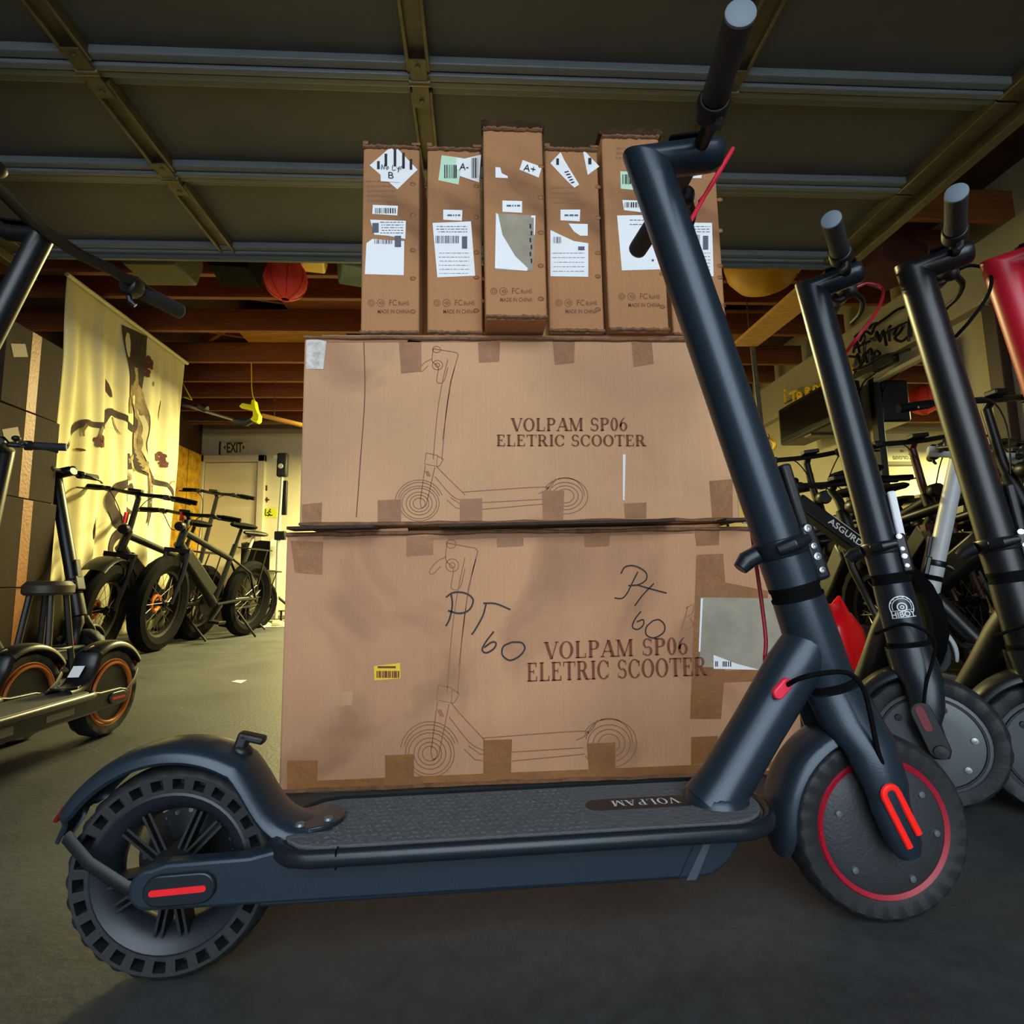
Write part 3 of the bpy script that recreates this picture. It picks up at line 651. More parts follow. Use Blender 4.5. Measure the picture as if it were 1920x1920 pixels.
def tyre(name, c, r, w, m_, parent, slots=0, T=None, n=120):          # axle along y; honeycomb pockets in the sidewalls
    mb = MB(); ri = r-.034
    prof = [(ri, -w*.36), (ri+.004, -w*.44), (ri+.006, -w*.47), (r-.009, -w*.5), (r-.005, -w*.46), (r-.001, -w*.28), (r, 0), (r-.001, w*.28), (r-.005, w*.46), (r-.009, w*.5), (ri+.006, w*.47), (ri+.004, w*.44), (ri, w*.36)]
    def tread(i, j):
        if i in (4, 8): return -.0022 if (j//2) % 2 else 0
        if i in (5, 7): return -.0025 if (j//2) % 2 == (0 if i == 5 else 1) else 0
        return 0
    if slots:                                                # sidewall band left open and filled by recessed pockets
        for s in (-1, 1):
            ra, rb = ri+.006, r-.009; ya, yb = s*w*.47, s*w*.5; dep = -s*.018
            for k in range(slots):
                t0 = 2*pi*k/slots; dt = 2*pi/slots
                def P(rr, t, y): return (c[0]+rr*cos(t), c[1]+y, c[2]+rr*sin(t))
                a, b, e = t0, t0+dt*.56, t0+dt
                rm, rn = ra+.0045, rb-.0035
                ym = ya+(yb-ya)*.1; yn = ya+(yb-ya)*.85
                def strip(u0, u1, kk=3):
                    for q in range(kk):
                        v0, v1 = u0+(u1-u0)*q/kk, u0+(u1-u0)*(q+1)/kk
                        yield v0, v1
                for v0, v1 in strip(a, b):
                    mb.poly([P(ra, v0, ya), P(ra, v1, ya), P(rm, v1, ym), P(rm, v0, ym)]); mb.poly([P(rn, v0, yn), P(rn, v1, yn), P(rb, v1, yb), P(rb, v0, yb)])
                    mb.poly([P(rm, v0, ym+dep), P(rm, v1, ym+dep), P(rn, v1, yn+dep), P(rn, v0, yn+dep)])
                    mb.poly([P(rm, v0, ym), P(rm, v1, ym), P(rm, v1, ym+dep), P(rm, v0, ym+dep)]); mb.poly([P(rn, v0, yn+dep), P(rn, v1, yn+dep), P(rn, v1, yn), P(rn, v0, yn)])
                for q in (a, b): mb.poly([P(rm, q, ym), P(rn, q, yn), P(rn, q, yn+dep), P(rm, q, ym+dep)])
                for v0, v1 in strip(b, e, 2): mb.poly([P(ra, v0, ya), P(ra, v1, ya), P(rb, v1, yb), P(rb, v0, yb)])
        for pr, off in ((prof[:3], 0), (prof[3:10], 3), (prof[10:], 10)):
            vs = MB(); N = len(pr); nn = n
            P_ = [(c[0]+(rr+tread(i+off, j))*cos(2*pi*j/nn), c[1]+h, c[2]+(rr+tread(i+off, j))*sin(2*pi*j/nn)) for i, (rr, h) in enumerate(pr) for j in range(nn)]
            mb.add(P_, [(i*nn+j, i*nn+(j+1) % nn, (i+1)*nn+(j+1) % nn, (i+1)*nn+j) for i in range(N-1) for j in range(nn)])
        return mb.build(name, m_, parent, T=T, recalc=False)
    nn = n
    P_ = [(c[0]+(rr+tread(i, j))*cos(2*pi*j/nn), c[1]+h, c[2]+(rr+tread(i, j))*sin(2*pi*j/nn)) for i, (rr, h) in enumerate(prof) for j in range(nn)]
    N = len(prof)
    mb.add(P_, [(i*nn+j, i*nn+(j+1) % nn, ((i+1) % N)*nn+(j+1) % nn, ((i+1) % N)*nn+j) for i in range(N) for j in range(nn)])
    return mb.build(name, m_, parent, T=T)

def scooter(label, loc, heading, steer=0, group=None, wb=.834, r=.109, body=None, hb=(-.041, .277), k=.2716, ztop=1.0, neck=.075, hub='red', rear='spoke', main=False, deckmat=None, extra=None, rim=None, blade=.050, reflect='u', bars=True, bw=.217, deck_m=None, sr=.030, hubr=None, hboff=0):
    body = body or M_body; dkm = deck_m or body; t = thing('electric_scooter', label, 'scooter', loc, heading, group)
    deckmat = deckmat or M_mat_
    TS = MX.Translation((wb, 0, 0)) @ MX.Rotation(steer, 4, 'Z') @ MX.Translation((-wb, 0, 0))     # steered half
    fx = wb
    # --- rear wheel
    ns = 26 if main else 0
    ty = tyre('rear_tyre', (0, 0, r), r, .052, M_rub, t, ns, n=120 if main else 60)
    rim_m = rim or M_brg
    mb = MB(); ri = r-.034
    for s in (-1, 1):
        mb.lathe([(ri+.003, s*.014), (ri+.010, s*.023), (ri+.004, s*.0255), (ri-.002, s*.022), (ri-.010, s*.016), (ri-.016, s*.006), (ri-.016, 0), (ri-.004, 0)], (0, 0, r), (0, 1, 0), 48, closed=True)
    rw = mb.build('rear_rim', rim_m, t)
    if rear == 'spoke':
        for q in range(5):
            mb = MB(); a0 = R(72*q+128)
            for da in (-.20, .20):
                d = V((cos(a0+da), 0, sin(a0+da))); c = V((0, -.010, r)); sd = V((0, 1, 0)).cross(d)
                for e in (-1, 1):
                    mb.bar(c+d*.018+sd*(e*.0035), c+d*(ri-.010)+sd*(e*.0035), .0028, .020, (0, 1, 0))
                mb.bar(c+V((0, .006, 0))+d*.018, c+V((0, .006, 0))+d*(ri-.010), .008, .004, (0, 1, 0))
            mb.build('spoke', M_black, rw)
        MB().lathe([(0, -.03), (.02, -.03), (.024, -.02), (.024, .02), (0, .03)], (0, 0, r), (0, 1, 0), 24).build('hub', M_black, rw)
        dm = MB().lathe([(.022, 0), (.056, 0), (.056, .002), (.022, .002)], (0, .021, r), (0, 1, 0), 40, closed=True)
        db = dm.build('brake_disc', mat('disc_steel', (70, 72, 76), .35, metal=.8), t)
        mb = MB()
        for q in range(20):
            a = 2*pi*q/20; mb.cyl((.049*cos(a), .0195, r+.049*sin(a)), (.049*cos(a), .0235, r+.049*sin(a)), .0028, 8)
        mb.build('disc_hole', M_chrome, db, kind='stuff')
        MB().box((.045, .03, r+.028), (.04, .016, .05), rot=MX.Rotation(.6, 3, 'Y')).build('brake_caliper', M_black, t, bevel=.004)
    else:
        MB().lathe([(0, -.024), (.03, -.026), (ri-.014, -.022), (ri-.012, .022), (0, .024)], (0, 0, r), (0, 1, 0), 40).build('motor_hub', M_hubg if rear == 'grey' else M_black, rw)
    # --- body and swing arms
    top, bot = .135, .087
    q = [(.105, bot), (.572, bot-.001), (.598, .0885), (.618, .101), (.640, .130), (.640, top), (.13, top), (.105, .128)]
    MB().prism(q, (0, .058, 0), (1, 0, 0), (0, 0, 1), (0, -.116, 0)).build('deck_body', dkm, t, bevel=.008, seg=3)
    if main:
        MB().prism([(.566, bot-.0015), (.5775, bot-.0015), (.602, .132), (.594, .132)], (0, .0587, 0), (1, 0, 0), (0, 0, 1), (0, -.1174, 0)).build('end_cap_seam', mat('seam_grey', (58, 68, 78), .4), t)
        mb = MB()
        for a in (.12, .20, .285, .37, .455): mb.sphere((a, -.045, bot-.002), .0035, 8, 6)
        mb.build('underside_screw', M_chrome, t, kind='stuff')
        MB().box((.255, .0, bot-.008), (.012, .02, .016)).build('kickstand_tip', M_black, t, bevel=.002)
    for s in (-1, 1):
        arm = [(.560, bot), (-.004, .091)]+[(-.004+.0205*cos(R(a)), .1115+.0205*sin(R(a))) for a in range(262, 98, -20)]+[(-.002, .132), (.012, .1365), (.095, .138), (.112, .1415), (.124, .144), (.140, .142), (.160, .133), (.586, .133)]
        MB().prism(arm, (0, s*.0592, 0), (1, 0, 0), (0, 0, 1), (0, -s*.020, 0)).build('swing_arm', dkm, t, bevel=.004, seg=3)
        cp = [(a+.028, b+.1115) for a, b in capsule(.072, .031)]
        MB().prism(cp, (0, s*.0595, 0), (1, 0, .02), (0, 0, 1), (0, s*.004, 0)).build('axle_cover', M_bodyd if body is M_body else body, t, bevel=.003, seg=2)
        cp = [(a+.027, b+.1105) for a, b in capsule(.056, .0062)]
        MB().prism(cp, (0, s*.0632, 0), (1, 0, .035), (0, 0, 1), (0, s*.0012, 0)).build('reflector', M_redp, t, label='red reflector strip')
    # --- deck plate
    def outline(grow, rx0=.108, rx1=.688, hw=.074):
        o = []
        x0, x1, w = rx0-grow, rx1+grow, hw+grow
        for i in range(13):
            a = -pi/2+pi*i/12; o.append((x1-.062+.062*cos(a)*(1+grow), w*sin(a) if abs(sin(a)) < 1 else w*sin(a)))
        for i in range(9):
            a = pi/2+pi*i/8; o.append((x0+.05+.05*cos(a), w*sin(a)))
        return o
    MB().prism(outline(-.004), (0, 0, top-.004), (1, 0, 0), (0, 1, 0), (0, 0, .012)).build('deck_plate', dkm, t, bevel=.002)
    zc = .1385
    ol = outline(0)
    MB().tube([(a, b, zc) for a, b in ol], .0092, 10, closed=True, up=(0, 0, 1), sec=(1, .8)).build('deck_rim', M_bodyd if body is M_body else dkm, t)
    MB().prism(outline(-.008), (0, 0, .1425), (1, 0, 0), (0, 1, 0), (0, 0, .0045)).build('deck_mat', deckmat, t, bevel=.0015)
    if main:
        mb = MB()
        for i in range(44):                                   # raised tread bars of the mat
            for j in range(11):
                x = .165+i*.0088+(j % 2)*.0044; y = -.056+j*.0112
                if x < .46 and abs(y) < .058: mb.box((x, y, .1474), (.0055, .0024, .0014), rot=MX.Rotation(.6 if (i+j) % 2 else -.6, 3, 'Z'))
        mb.build('mat_tread', deckmat, t, kind='stuff', smooth=False)
        MB().prism([(a+.535, b) for a, b in capsule(.136, .034, 10)], (0, 0, .1462), (1, 0, 0), (0, 1, 0), (0, 0, .0014)).build('name_badge', mat('badge_dark', (24, 26, 29), .5), t, bevel=.0005)
        mb = MB(); put_serif(mb, 'VOLPAM', (.584, .001+.0085, .1479), (.500, .001+.0085, .1479), (.584, .001-.0085, .1479), gap=.12)
        mb.build('deck_lettering', mat('letter_white', (214, 220, 226), .5), t, smooth=False, label='white lettering on the dark deck badge', kind='stuff')
        for x in (.13,): MB().box((.188, -.0745, zc), (.0015, .012, .018)).build('rim_joint', M_blk2, t)
    # --- rear fender
    fr_ = r+.022
    path = [V((-.130, 0, r+.034)), V((-.122, 0, r+.052))]+arc(-.003, r-.001, fr_+.003, R(152), R(56), 22)[0:]
    path = path+[V((.088, 0, r+.091)), V((.100, 0, r+.071)), V((.112, 0, r+.055)), V((.126, 0, r+.045)), V((.145, 0, r+.0405)), V((.172, 0, r+.039))]
    path = path[:1]+spline(path[1:], 2)
    n_ = len(path); sec = []
    W_ = .036
    for i in range(11):
        a = pi*i/10; sec.append((W_*cos(a), -.016+.018*sin(a)**.7))
    sec += [(x*.92, y-.0035) for x, y in reversed(sec)]
    sc_ = [min(1, .35+.65*min(1, i/6)) if i < 6 else 1 for i in range(n_)]
    mbf = MB().sweep([p for p in path], [(-a, -b) for a, b in sec], (0, 1, 0), scale=sc_)
    rf = mbf.build('rear_fender', dkm, t)
    MB().prism([(a+.148, b) for a, b in capsule(.066, .066, 10)], (0, 0, r+.037), (1, 0, 0), (0, 1, 0), (0, 0, .005)).build('fender_flange', dkm, t, bevel=.002)
    mb = MB()
    for (x, y) in ((.137, -.024), (.165, -.012)): mb.lathe([(0, .003), (.005, .0025), (.006, 0)], (x, y, r+.042), (0, 0, 1), 12).build('fender_bolt', mat('bolt_grey', (112, 120, 128), .4, metal=.6), t); mb = MB()
    MB().box((-.1225, 0, r+.064), (.005, .034, .020), rot=MX.Rotation(R(32), 3, 'Y')).build('tail_light', mat('tail_red', (110, 14, 18), .3), t, bevel=.003)
    hx, hz = .062, r+.117
    mb = MB().lathe([(0, .008), (.010, .008), (.013, .0), (.016, -.008)], (hx, 0, hz), (.45, 0, .9), 16)
    mb.bar((hx-.002, 0, hz+.004), (hx+.004, 0, hz+.022), .016, .013, (1, 0, 0)).bar((hx-.001, 0, hz+.019), (hx+.026, 0, hz+.012), .016, .009, (0, 0, 1))
    mb.build('fold_hook', M_black, rf, bevel=.003)
    for s in (-1, 1):
        MB().tube([(-.103, s*.033, r+.047), (-.070, s*.046, r+.024), (-.03, s*.052, r+.002), (-.008, s*.052, r-.006)], .0062, 8, sec=(1.3, .6)).build('fender_stay', M_black, t)
    # --- steering half
    tyre('front_tyre', (fx, 0, r), r, .050, M_rub, t, 0, T=TS, n=120 if main else 72)
    hubm = M_hub if hub == 'red' else M_hubg
    if hub == 'black': hubm = M_black
    rr = hubr or (.0825 if main else .084)
    hb_ = MB().lathe([(0, -.030), (.045, -.029), (rr-.012, -.026), (rr-.006, -.0225), (rr-.006, .0225), (rr-.012, .026), (0, .030)], (fx, 0, r), (0, 1, 0), 48).build('motor_hub', hubm, t, T=TS)
    if hub == 'red':
        MB().lathe([(rr-.0065, -.0235), (rr-.001, -.0255), (rr+.0015, -.022), (rr-.001, -.019), (rr-.0065, -.019)], (fx, 0, r), (0, 1, 0), 64, closed=True).build('rim_ring', M_rring, t, T=TS, label='dark red ring around the hub')
        for a in (75, 150, 215, 285, 345, 30):
            a = R(a+10); x, z = fx+.062*cos(a), r+.062*sin(a)
            MB().lathe([(0, .004), (.0038, .0036), (.0046, 0)], (x, -.0262, z), (0, -1, 0), 10).build('hub_bolt', MATS['bolt_grey'], hb_, T=TS)
    else:
        MB().ring((fx, -.0262, r), (0, 1, 0), rr-.014, .0025, 48, 6).ring((fx, .0262, r), (0, 1, 0), rr-.014, .0025, 48, 6).build('hub_rim', M_black if hub == 'grey' else (rim or M_black), t, T=TS)
        for a in (70, 140, 320, 10):
            x, z = fx+.062*cos(R(a)), r+.062*sin(R(a))
            MB().lathe([(0, .004), (.0055, .0036), (.0066, 0)], (x, -.0265, z), (0, -1, 0), 10).build('hub_bolt', M_chrome if a in (320, 10) else M_black, hb_, T=TS)
    # fork
    hx0, hz0 = fx+hb[0], hb[1]
    ax = V((-k, 0, 1)).normalized(); nx = V((1, 0, k)).normalized()      # steering axis, and forward across it
    B0 = V((hx0, 0, hz0))
    for s in (-1, 1):
        loops = []
        for (d, fw, wa, ya, tk) in [(.0, -.002, .036, .014, .026), (-.035, .0, .037, .022, .026), (-.065, .003, .031, .041, .022), (-.095, .004, .026, .051, .016), (-.130, .003, .023, .052, .014), (-.150, .000, .021, .052, .014)]:
            c = B0+ax*d+nx*fw; c.y = s*ya
            if d == -.150: c = V((fx-.003, s*ya, r+.014))
            if d == -.130: c = V((fx-.009, s*ya, r+.036))
            if d == -.095: c = (V((fx-.009, s*ya, r+.036))+c*1.3)/2.3; c.y = s*ya
            loops.append([c+nx*(wa*cos(2*pi*j/14))+V((0, 1, 0))*(tk*sin(2*pi*j/14)) for j in range(14)])
        c = V((fx+.004, s*.052, r-.006)); e = V((.35, 0, -1)).normalized()
        loops.append([c+nx*(.020*cos(2*pi*j/14))+V((0, 1, 0))*(.013*sin(2*pi*j/14)) for j in range(14)])
        c = V((fx+.008, s*.052, r-.018))
        loops.append([c+nx*(.013*cos(2*pi*j/14))+V((0, 1, 0))*(.010*sin(2*pi*j/14)) for j in range(14)])
        MB().loft(loops).build('fork_leg', body, t, T=TS)
        if reflect == 'u':
            c0 = V((fx-.016, s*.0655, r+.055)); c1 = V((fx+.008, s*.0655, r+.000)); w_ = .0085
            dd = (c1-c0).normalized(); pp = dd.cross(V((0, 1, 0))).normalized()
            pts = [c1+pp*w_-dd*.008]+[c0+pp*w_]+[c0+pp*(w_*cos(pi*i/8))-dd*(w_*sin(pi*i/8)) for i in range(1, 8)]+[c0-pp*w_, c1-pp*w_]
            MB().tube(pts, .0042, 8, up=(0, 1, 0), sec=(.6, 1)).build('reflector', mat('bright_red', (255, 34, 28), .3), t, T=TS, label='bright red U shaped reflector')
        elif reflect == 'cap':
            MB().prism([(a*cos(1.25)-b*sin(1.25)+fx-.006, -(a*sin(1.25)+b*cos(1.25))+r+.030) for a, b in capsule(.098, .034)], (0, s*.063, 0), (1, 0, 0), (0, 0, 1), (0, s*.006, 0)).build('fork_cover', M_black, t, T=TS, bevel=.002)
            MB().prism([(a*cos(1.25)-b*sin(1.25)+fx-.014, -(a*sin(1.25)+b*cos(1.25))+r+.050) for a, b in capsule(.044, .013)], (0, s*.0686, 0), (1, 0, 0), (0, 0, 1), (0, s*.0015, 0)).build('reflector', mat('smoked_red', (112, 40, 52), .3), t, T=TS, label='smoky red reflector')
            MB().lathe([(0, .006), (.011, .005), (.012, 0)], (fx+.006, s*.068, r-.004), (0, s, 0), 16).build('axle_nut', M_black, t, T=TS)
        elif reflect == 'bright':
            MB().prism([(a*cos(1.25)-b*sin(1.25)+fx-.010, -(a*sin(1.25)+b*cos(1.25))+r+.050) for a, b in capsule(.075, .026)], (0, s*.063, 0), (1, 0, 0), (0, 0, 1), (0, s*.005, 0)).build('reflector', MATS['bright_red'] if 'bright_red' in MATS else M_red, t, T=TS, label='red reflector cover')
    # crown ring, front fender
    mb = MB().tube([B0-ax*.012, B0+ax*.004], [.0335, .0335], 24).tube([B0+ax*.004, B0+ax*.009], [.0345, .0345], 24)
    mb.build('lower_headset_ring', M_blk2, t, T=TS)
    fp = arc(fx, r, r+.019, R(195), R(104), 18)
    sec2 = [(.034*cos(pi*i/10), -.015+.017*sin(pi*i/10)**.7) for i in range(11)]
    sec2 += [(x*.92, y-.003) for x, y in reversed(sec2)]
    sc2 = [.55, .8, .93]+[1]*(len(fp)-3)
    MB().sweep(fp, [(-a, -b) for a, b in sec2], (0, 1, 0), scale=sc2).build('front_fender', body, t, T=TS)
    # head tube, down tube
    H1_ = B0+ax*.118
    MB().tube([B0+ax*.008, B0+ax*.03, B0+ax*.085, H1_], [.033, .0335, .033, .032], 28).build('head_tube', body, t, T=TS)
    MB().tube([H1_, H1_+ax*.004], .0325, 28).tube([H1_+ax*.004, H1_+ax*.014], .0305, 28).tube([H1_+ax*.014, H1_+ax*.02], .032, 28).build('upper_headset_ring', M_blk2, t, T=TS)
    j1 = TS @ (B0+ax*.066); j0 = V((.628, 0, .143))
    dn = (j1-j0)
    mb = MB().tube([j0-dn*.02, j0+dn*.12, j0+dn*.45, j0+dn*.8, j0+dn*.97], [.036, .0315, .031, .033, .030], 28)
    mb.build('down_tube', dkm, t)
    MB().lathe([(.040, 0), (.037, .006), (.033, .012), (.030, .014)], (.632, 0, .145), (-.1, 0, 1), 28).build('tube_foot', dkm, t, bevel=.001)
    # clamp and stem
    H2_ = H1_+ax*.02
    zs = H2_.z
    def S(z, fw=0, y=0):                                      # point on the stem axis at height z
        c = B0+ax*((z-hz0)/ax.z)+nx*fw; c.y = y; return c
    MB().tube([H2_, H2_+ax*.04], [.032, .0325], 28).build('stem_collar', body, t, T=TS)
    C0 = H2_+ax*.050
    mb = MB().tube([C0-ax*.012, C0-ax*.008, C0+ax*.008, C0+ax*.012], [.0335, .0355, .0355, .0335], 28)
    mb.tube([C0+nx*-.034+V((0, -.004, 0)), C0+nx*-.050+ax*-.004, C0+nx*-.062+ax*-.012], [.012, .0125, .0095], 12)
    mb.tube([C0+V((0, -.030, 0))-nx*.020, C0+V((0, -.038, 0))-nx*.002+ax*.002, C0+V((0, -.032, 0))+nx*.022+ax*.004], [.008, .010, .007], 12)
    mb.build('folding_clamp', M_bodyd if body is M_body else M_body2, t, T=TS, bevel=.001)
    mb = MB().box((0, 0, 0), (.020, .052, .075), T=MX.Translation(C0+nx*.030-ax*.016) @ MX.Rotation(-atan2(k, 1), 4, 'Y'))
    br = mb.build('hinge_block', M_bodyd if body is M_body else M_body2, t, T=TS, bevel=.005)
    for z_, rr_ in ((.020, .005), (-.004, .004), (-.018, .005), (-.036, .004)):
        p = C0+nx*.029+ax*(z_-.004)+V((0, -.0262, 0)); MB().lathe([(rr_*.45, .0005), (rr_*.5, .002), (rr_, .0018), (rr_*1.1, 0)], p, (0, -1, 0), 12).build('hinge_bolt', M_chrome, br, T=TS)
    ztp = ztop-.012
    st0 = C0+ax*.006; st1 = S(ztp)
    stm = MB().tube([st0, st0+ax*.02, st0+(st1-st0)*.5, st1], [sr+.0005, sr, sr-.0002, sr-.0002], 32)
    stm.build('stem', body, t, T=TS)
    MB().bar(C0+nx*.034+ax*.01, C0+nx*.038+ax*.105, .030, .014, nx).build('latch_lever', M_black if extra != 'white' else M_white, t, T=TS, bevel=.004)
    # head: bend into a forward neck
    A1 = st1
    fwd = V((1, 0, .17)).normalized(); upn = V((-.17, 0, 1)).normalized()
    ht = .0225*sr/.03
    inn = A1+nx*sr+ax*.004                                   # inner corner of the mitred bend
    dn_ = (inn-(A1-nx*sr)); tt = (-dn_.dot(upn)+2*ht)/ax.dot(upn)
    outc = A1-nx*sr                                          # slide up the back of the stem until it meets the neck's top line
    tt = (2*ht-(outc-inn).dot(upn))/ax.dot(upn); outc = outc+ax*tt
    mid = (inn+outc)/2; hd = (inn-outc)/2
    def lp(c, va, ra, rb): return [c+va*(ra*cos(2*pi*j/28))+V((0, 1, 0))*(rb*sin(2*pi*j/28)) for j in range(28)]
    loops = [lp(A1-ax*.002, nx, sr, sr)]
    for f_ in (.6, .95, 1.0): loops.append([a_.lerp(b_, f_) for a_, b_ in zip(loops[0], lp(mid, hd, 1, sr*.97))])
    cend = inn+upn*ht
    nk = lp(cend+fwd*.012, -upn, ht, sr*.9)
    loops.append([a_.lerp(b_, .06) for a_, b_ in zip(loops[-1], nk)])
    for d, sc3 in ((.012, 1.0), (neck-.016, .99), (neck-.005, .95), (neck, .80)):
        loops.append(lp(cend+fwd*d, -upn, ht*sc3, sr*.9*sc3))
    MB().loft(loops).build('stem_head', body, t, T=TS)
    hc = cend+fwd*(neck*.52+hboff)                                   # handlebar centre
    MB().box((0, 0, 0), (neck*.9, .040, .004), T=MX.Translation(cend+fwd*(neck*.45)+upn*(ht+.0005)) @ MX.Rotation(-.16, 4, 'Y')).build('display', M_blk2, t, T=TS, bevel=.0015)
    if bars:
        sweepb = V((-.030, 0, (.012 if not main else -.009)))
        pts = [hc+V((0, s_*.0, 0)) for s_ in ()]
        hbp = [hc+V((0, -bw+.006, 0))+sweepb, hc+V((0, -.11, 0))+sweepb*.45, hc+V((0, -.05, 0))+sweepb*.05, hc, hc+V((0, .05, 0))+sweepb*.05, hc+V((0, .11, 0))+sweepb*.45, hc+V((0, bw-.006, 0))+sweepb]
        hbn = MB().tube(hbp, .0105, 14).build('handlebar', M_black, t, T=TS)
        for s in (-1, 1):
            e = hc+V((0, s*bw, 0))+sweepb; b_ = hc+V((0, s*(bw-.112), 0))+sweepb*.43; dv = (e-b_).normalized()
            g = MB().tube([b_, b_+dv*.004, b_+dv*.04, e-dv*.004], [.0155, .0175, .0165, .0168], 20).build('grip', M_grip, t, T=TS)
            MB().tube([e-dv*.004, e-dv*.001, e], [.0168, .0166, .0150], 20).build('grip_end', M_gripend, g, T=TS, label='pale worn grip end')
            cl = b_-dv*.014
            MB().tube([cl-dv*.016, cl-dv*.012, cl+dv*.010, cl+dv*.014], [.017, .021, .021, .018], 20).build('throttle' if s < 0 else 'brake_clamp', M_black, t, T=TS, bevel=.001)
            if s < 0:
                MB().tube([cl+V((.006, 0, -.018)), cl+V((.004, -.002, -.030)), cl+V((-.004, -.008, -.038))], [.006, .006, .005], 8).build('thumb_paddle', M_black, t, T=TS)
            if s > 0:
                mb = MB().sphere((cl.x+.022, cl.y-.012, cl.z+.000), .016, 14, 8).tube([cl+V((.014, -.01, 0)), cl+V((.034, -.01, -.002))], .013, 12)
                mb.build('brake_housing', M_black, t, T=TS)
                MB().tube(spline([cl+V((.032, -.004, -.004)), cl+V((.048, .028, -.012)), cl+V((.046, .075, -.020)), cl+V((.030, .110, -.026))], 4), [.0065]*4+[.0055]*4+[.005]*4+[.006], 8).build('brake_lever', M_black, t, T=TS)
                MB().sphere((cl.x-.004, cl.y-.045, cl.z+.028), .017, 14, 8, sc=(1, 1, .75)).cyl((cl.x-.004, cl.y-.045, cl.z+.002), (cl.x-.004, cl.y-.045, cl.z+.02), .006, 8).build('bell', M_black, t, T=TS)
    return t, TS, dict(B0=B0, ax=ax, nx=nx, hc=hc, S=S, C0=C0, r=r, fx=fx)

MAINL = (-.3429, .6971, 0); MAINH = .0341
ms, TS, g = scooter('slate grey electric scooter before the cartons, red ringed front wheel, black name badge on deck', MAINL, MAINH, -.0557, main=True, reflect='u', r=.111)
inv = (MX.Translation(MAINL) @ MX.Rotation(MAINH, 4, 'Z')).inverted()
def ml(px, py, lat=0.0):                                     # pixel -> scooter's own frame on the plane at side offset lat
    n = V((-sin(MAINH), cos(MAINH), 0)); q = V(MAINL)+n*lat
    d = F2+R3*((px-960)/CF)+U3*((960-py)/CF)
    return inv @ (CAM+d*((q-CAM).dot(n)/d.dot(n)))
# red brake cable looping ahead of the head and back into the stem
cb = spline([ml(1283, 456, 0), ml(1279, 446, .012), ml(1292, 420, .03), ml(1330, 352, .05), ml(1364, 296, .06), ml(1374, 279, .075), ml(1362, 300, .09), ml(1330, 354, .10), ml(1312, 378, .10)], 5)
MB().tube(cb, .0034, 8).build('brake_cable', M_pink, ms, label='red cable housing')
MB().tube([ml(1276, 462, -.004), ml(1284, 452, .004)], [.007, .006], 10).build('cable_grommet', M_pink, ms)
# lower cables
MB().tube(spline([ml(1475, 1285, -.034), ml(1500, 1272, -.060), ml(1545, 1262, -.072), ml(1590, 1262, -.068), ml(1618, 1290, -.066), ml(1632, 1340, -.064), ml(1644, 1400, -.062), ml(1654, 1432, -.060)], 5), .0030, 8).build('motor_cable', M_blk2, ms)
c = ml(1466, 1291, -.0335)
MB().prism([(a*.72-b*.69, a*.69+b*.72) for a, b in capsule(.030, .0145)], c+V((0, .004, 0)), (1, 0, 0), (0, 0, 1), (0, -.008, 0)).build('cable_grommet', mat('grommet_red', (232, 40, 70), .4), ms, bevel=.002, label='red rubber cable grommet')
MB().tube(spline([ml(1408, 985, .06), ml(1418, 1060, .06), ml(1428, 1130, .06), ml(1436, 1200, .06), ml(1434, 1236, .055), ml(1440, 1262, .03)], 4), .0028, 8).build('brake_cable', mat('cable_red', (186, 20, 44), .4), ms)
MB().box(ml(1418, 1026, .07), (.010, .004, .03)).build('cable_tag', M_yel, ms, label='small yellow cable tag')

# row of scooters parked at the right, front wheels turned
def place_front(px, py, z, e, steer, wb=.834, lat=0):          # origin so that the steered corner of the stem top projects at px, py
    pass
E_ = -.55
def row_scooter(label, corner, steer, body, hub, reflect, extra=None, zc=1.03, deck_m=None, group='scooters parked in a row at the right'):
    P_ = at(corner[0], corner[1], Z=zc)
    e = E_; d = V((cos(e), sin(e), 0)); n = V((-d.y, d.x, 0))
    fa = P_+d*.150; fa.z = 0                                  # front axle foot
    h = e-steer; wb = .834
    loc = fa-V((cos(h), sin(h), 0))*wb
    return scooter(label, loc, h, steer, group, body=body, hub=hub, reflect=reflect, hb=(-.018, .285), k=.142, ztop=1.015, neck=.065, r=.117, rear='solid', extra=extra, deck_m=deck_m, hubr=.093)
s2, T2, g2 = row_scooter('black electric scooter with grey front hub and round white crest, nearest in the right row', (1497, 548), 1.10, M_bodyd, 'grey', 'cap', 'white')
s3, T3, g3 = row_scooter('black electric scooter with upright right grip, second in the right row', (1685, 515), 1.10, M_body2, 'grey', 'bright')
s4, T4, g4 = row_scooter('red framed electric scooter at the right edge of the photo', (1846, 506), 1.10, M_bodyr, 'black', 'bright', deck_m=M_body2)
# crest on the head tube of the nearest one, and its red cable
def steered(o, g, T): return T @ o
B0, ax, nx = g2['B0'], g2['ax'], g2['nx']
cc = B0+ax*.074
M_crest = mat('crest_white', (220, 222, 226), .5)
mb = MB()
def crest(u, v): # u around the tube (radians), v along it
    return cc+ax*v+(nx*sin(u)+V((0, -1, 0))*cos(u))*.0340
def cring(r_, w_, a0=0, a1=360, n=30):
    pts = [(r_*cos(R(a0+(a1-a0)*i/n)), r_*sin(R(a0+(a1-a0)*i/n))) for i in range(n+1)]
    for (xa, ya), (xb, yb) in zip(pts, pts[1:]):
        k1 = (r_-w_)/r_
        mb.poly([crest(.10+x/.034, y) for x, y in ((xa, ya), (xb, yb), (xb*k1, yb*k1), (xa*k1, ya*k1))])
cring(.021, .0018, -25, 205); cring(.0165, .0012, -15, 195); cring(.0085, .002); cring(.0035, .0015)
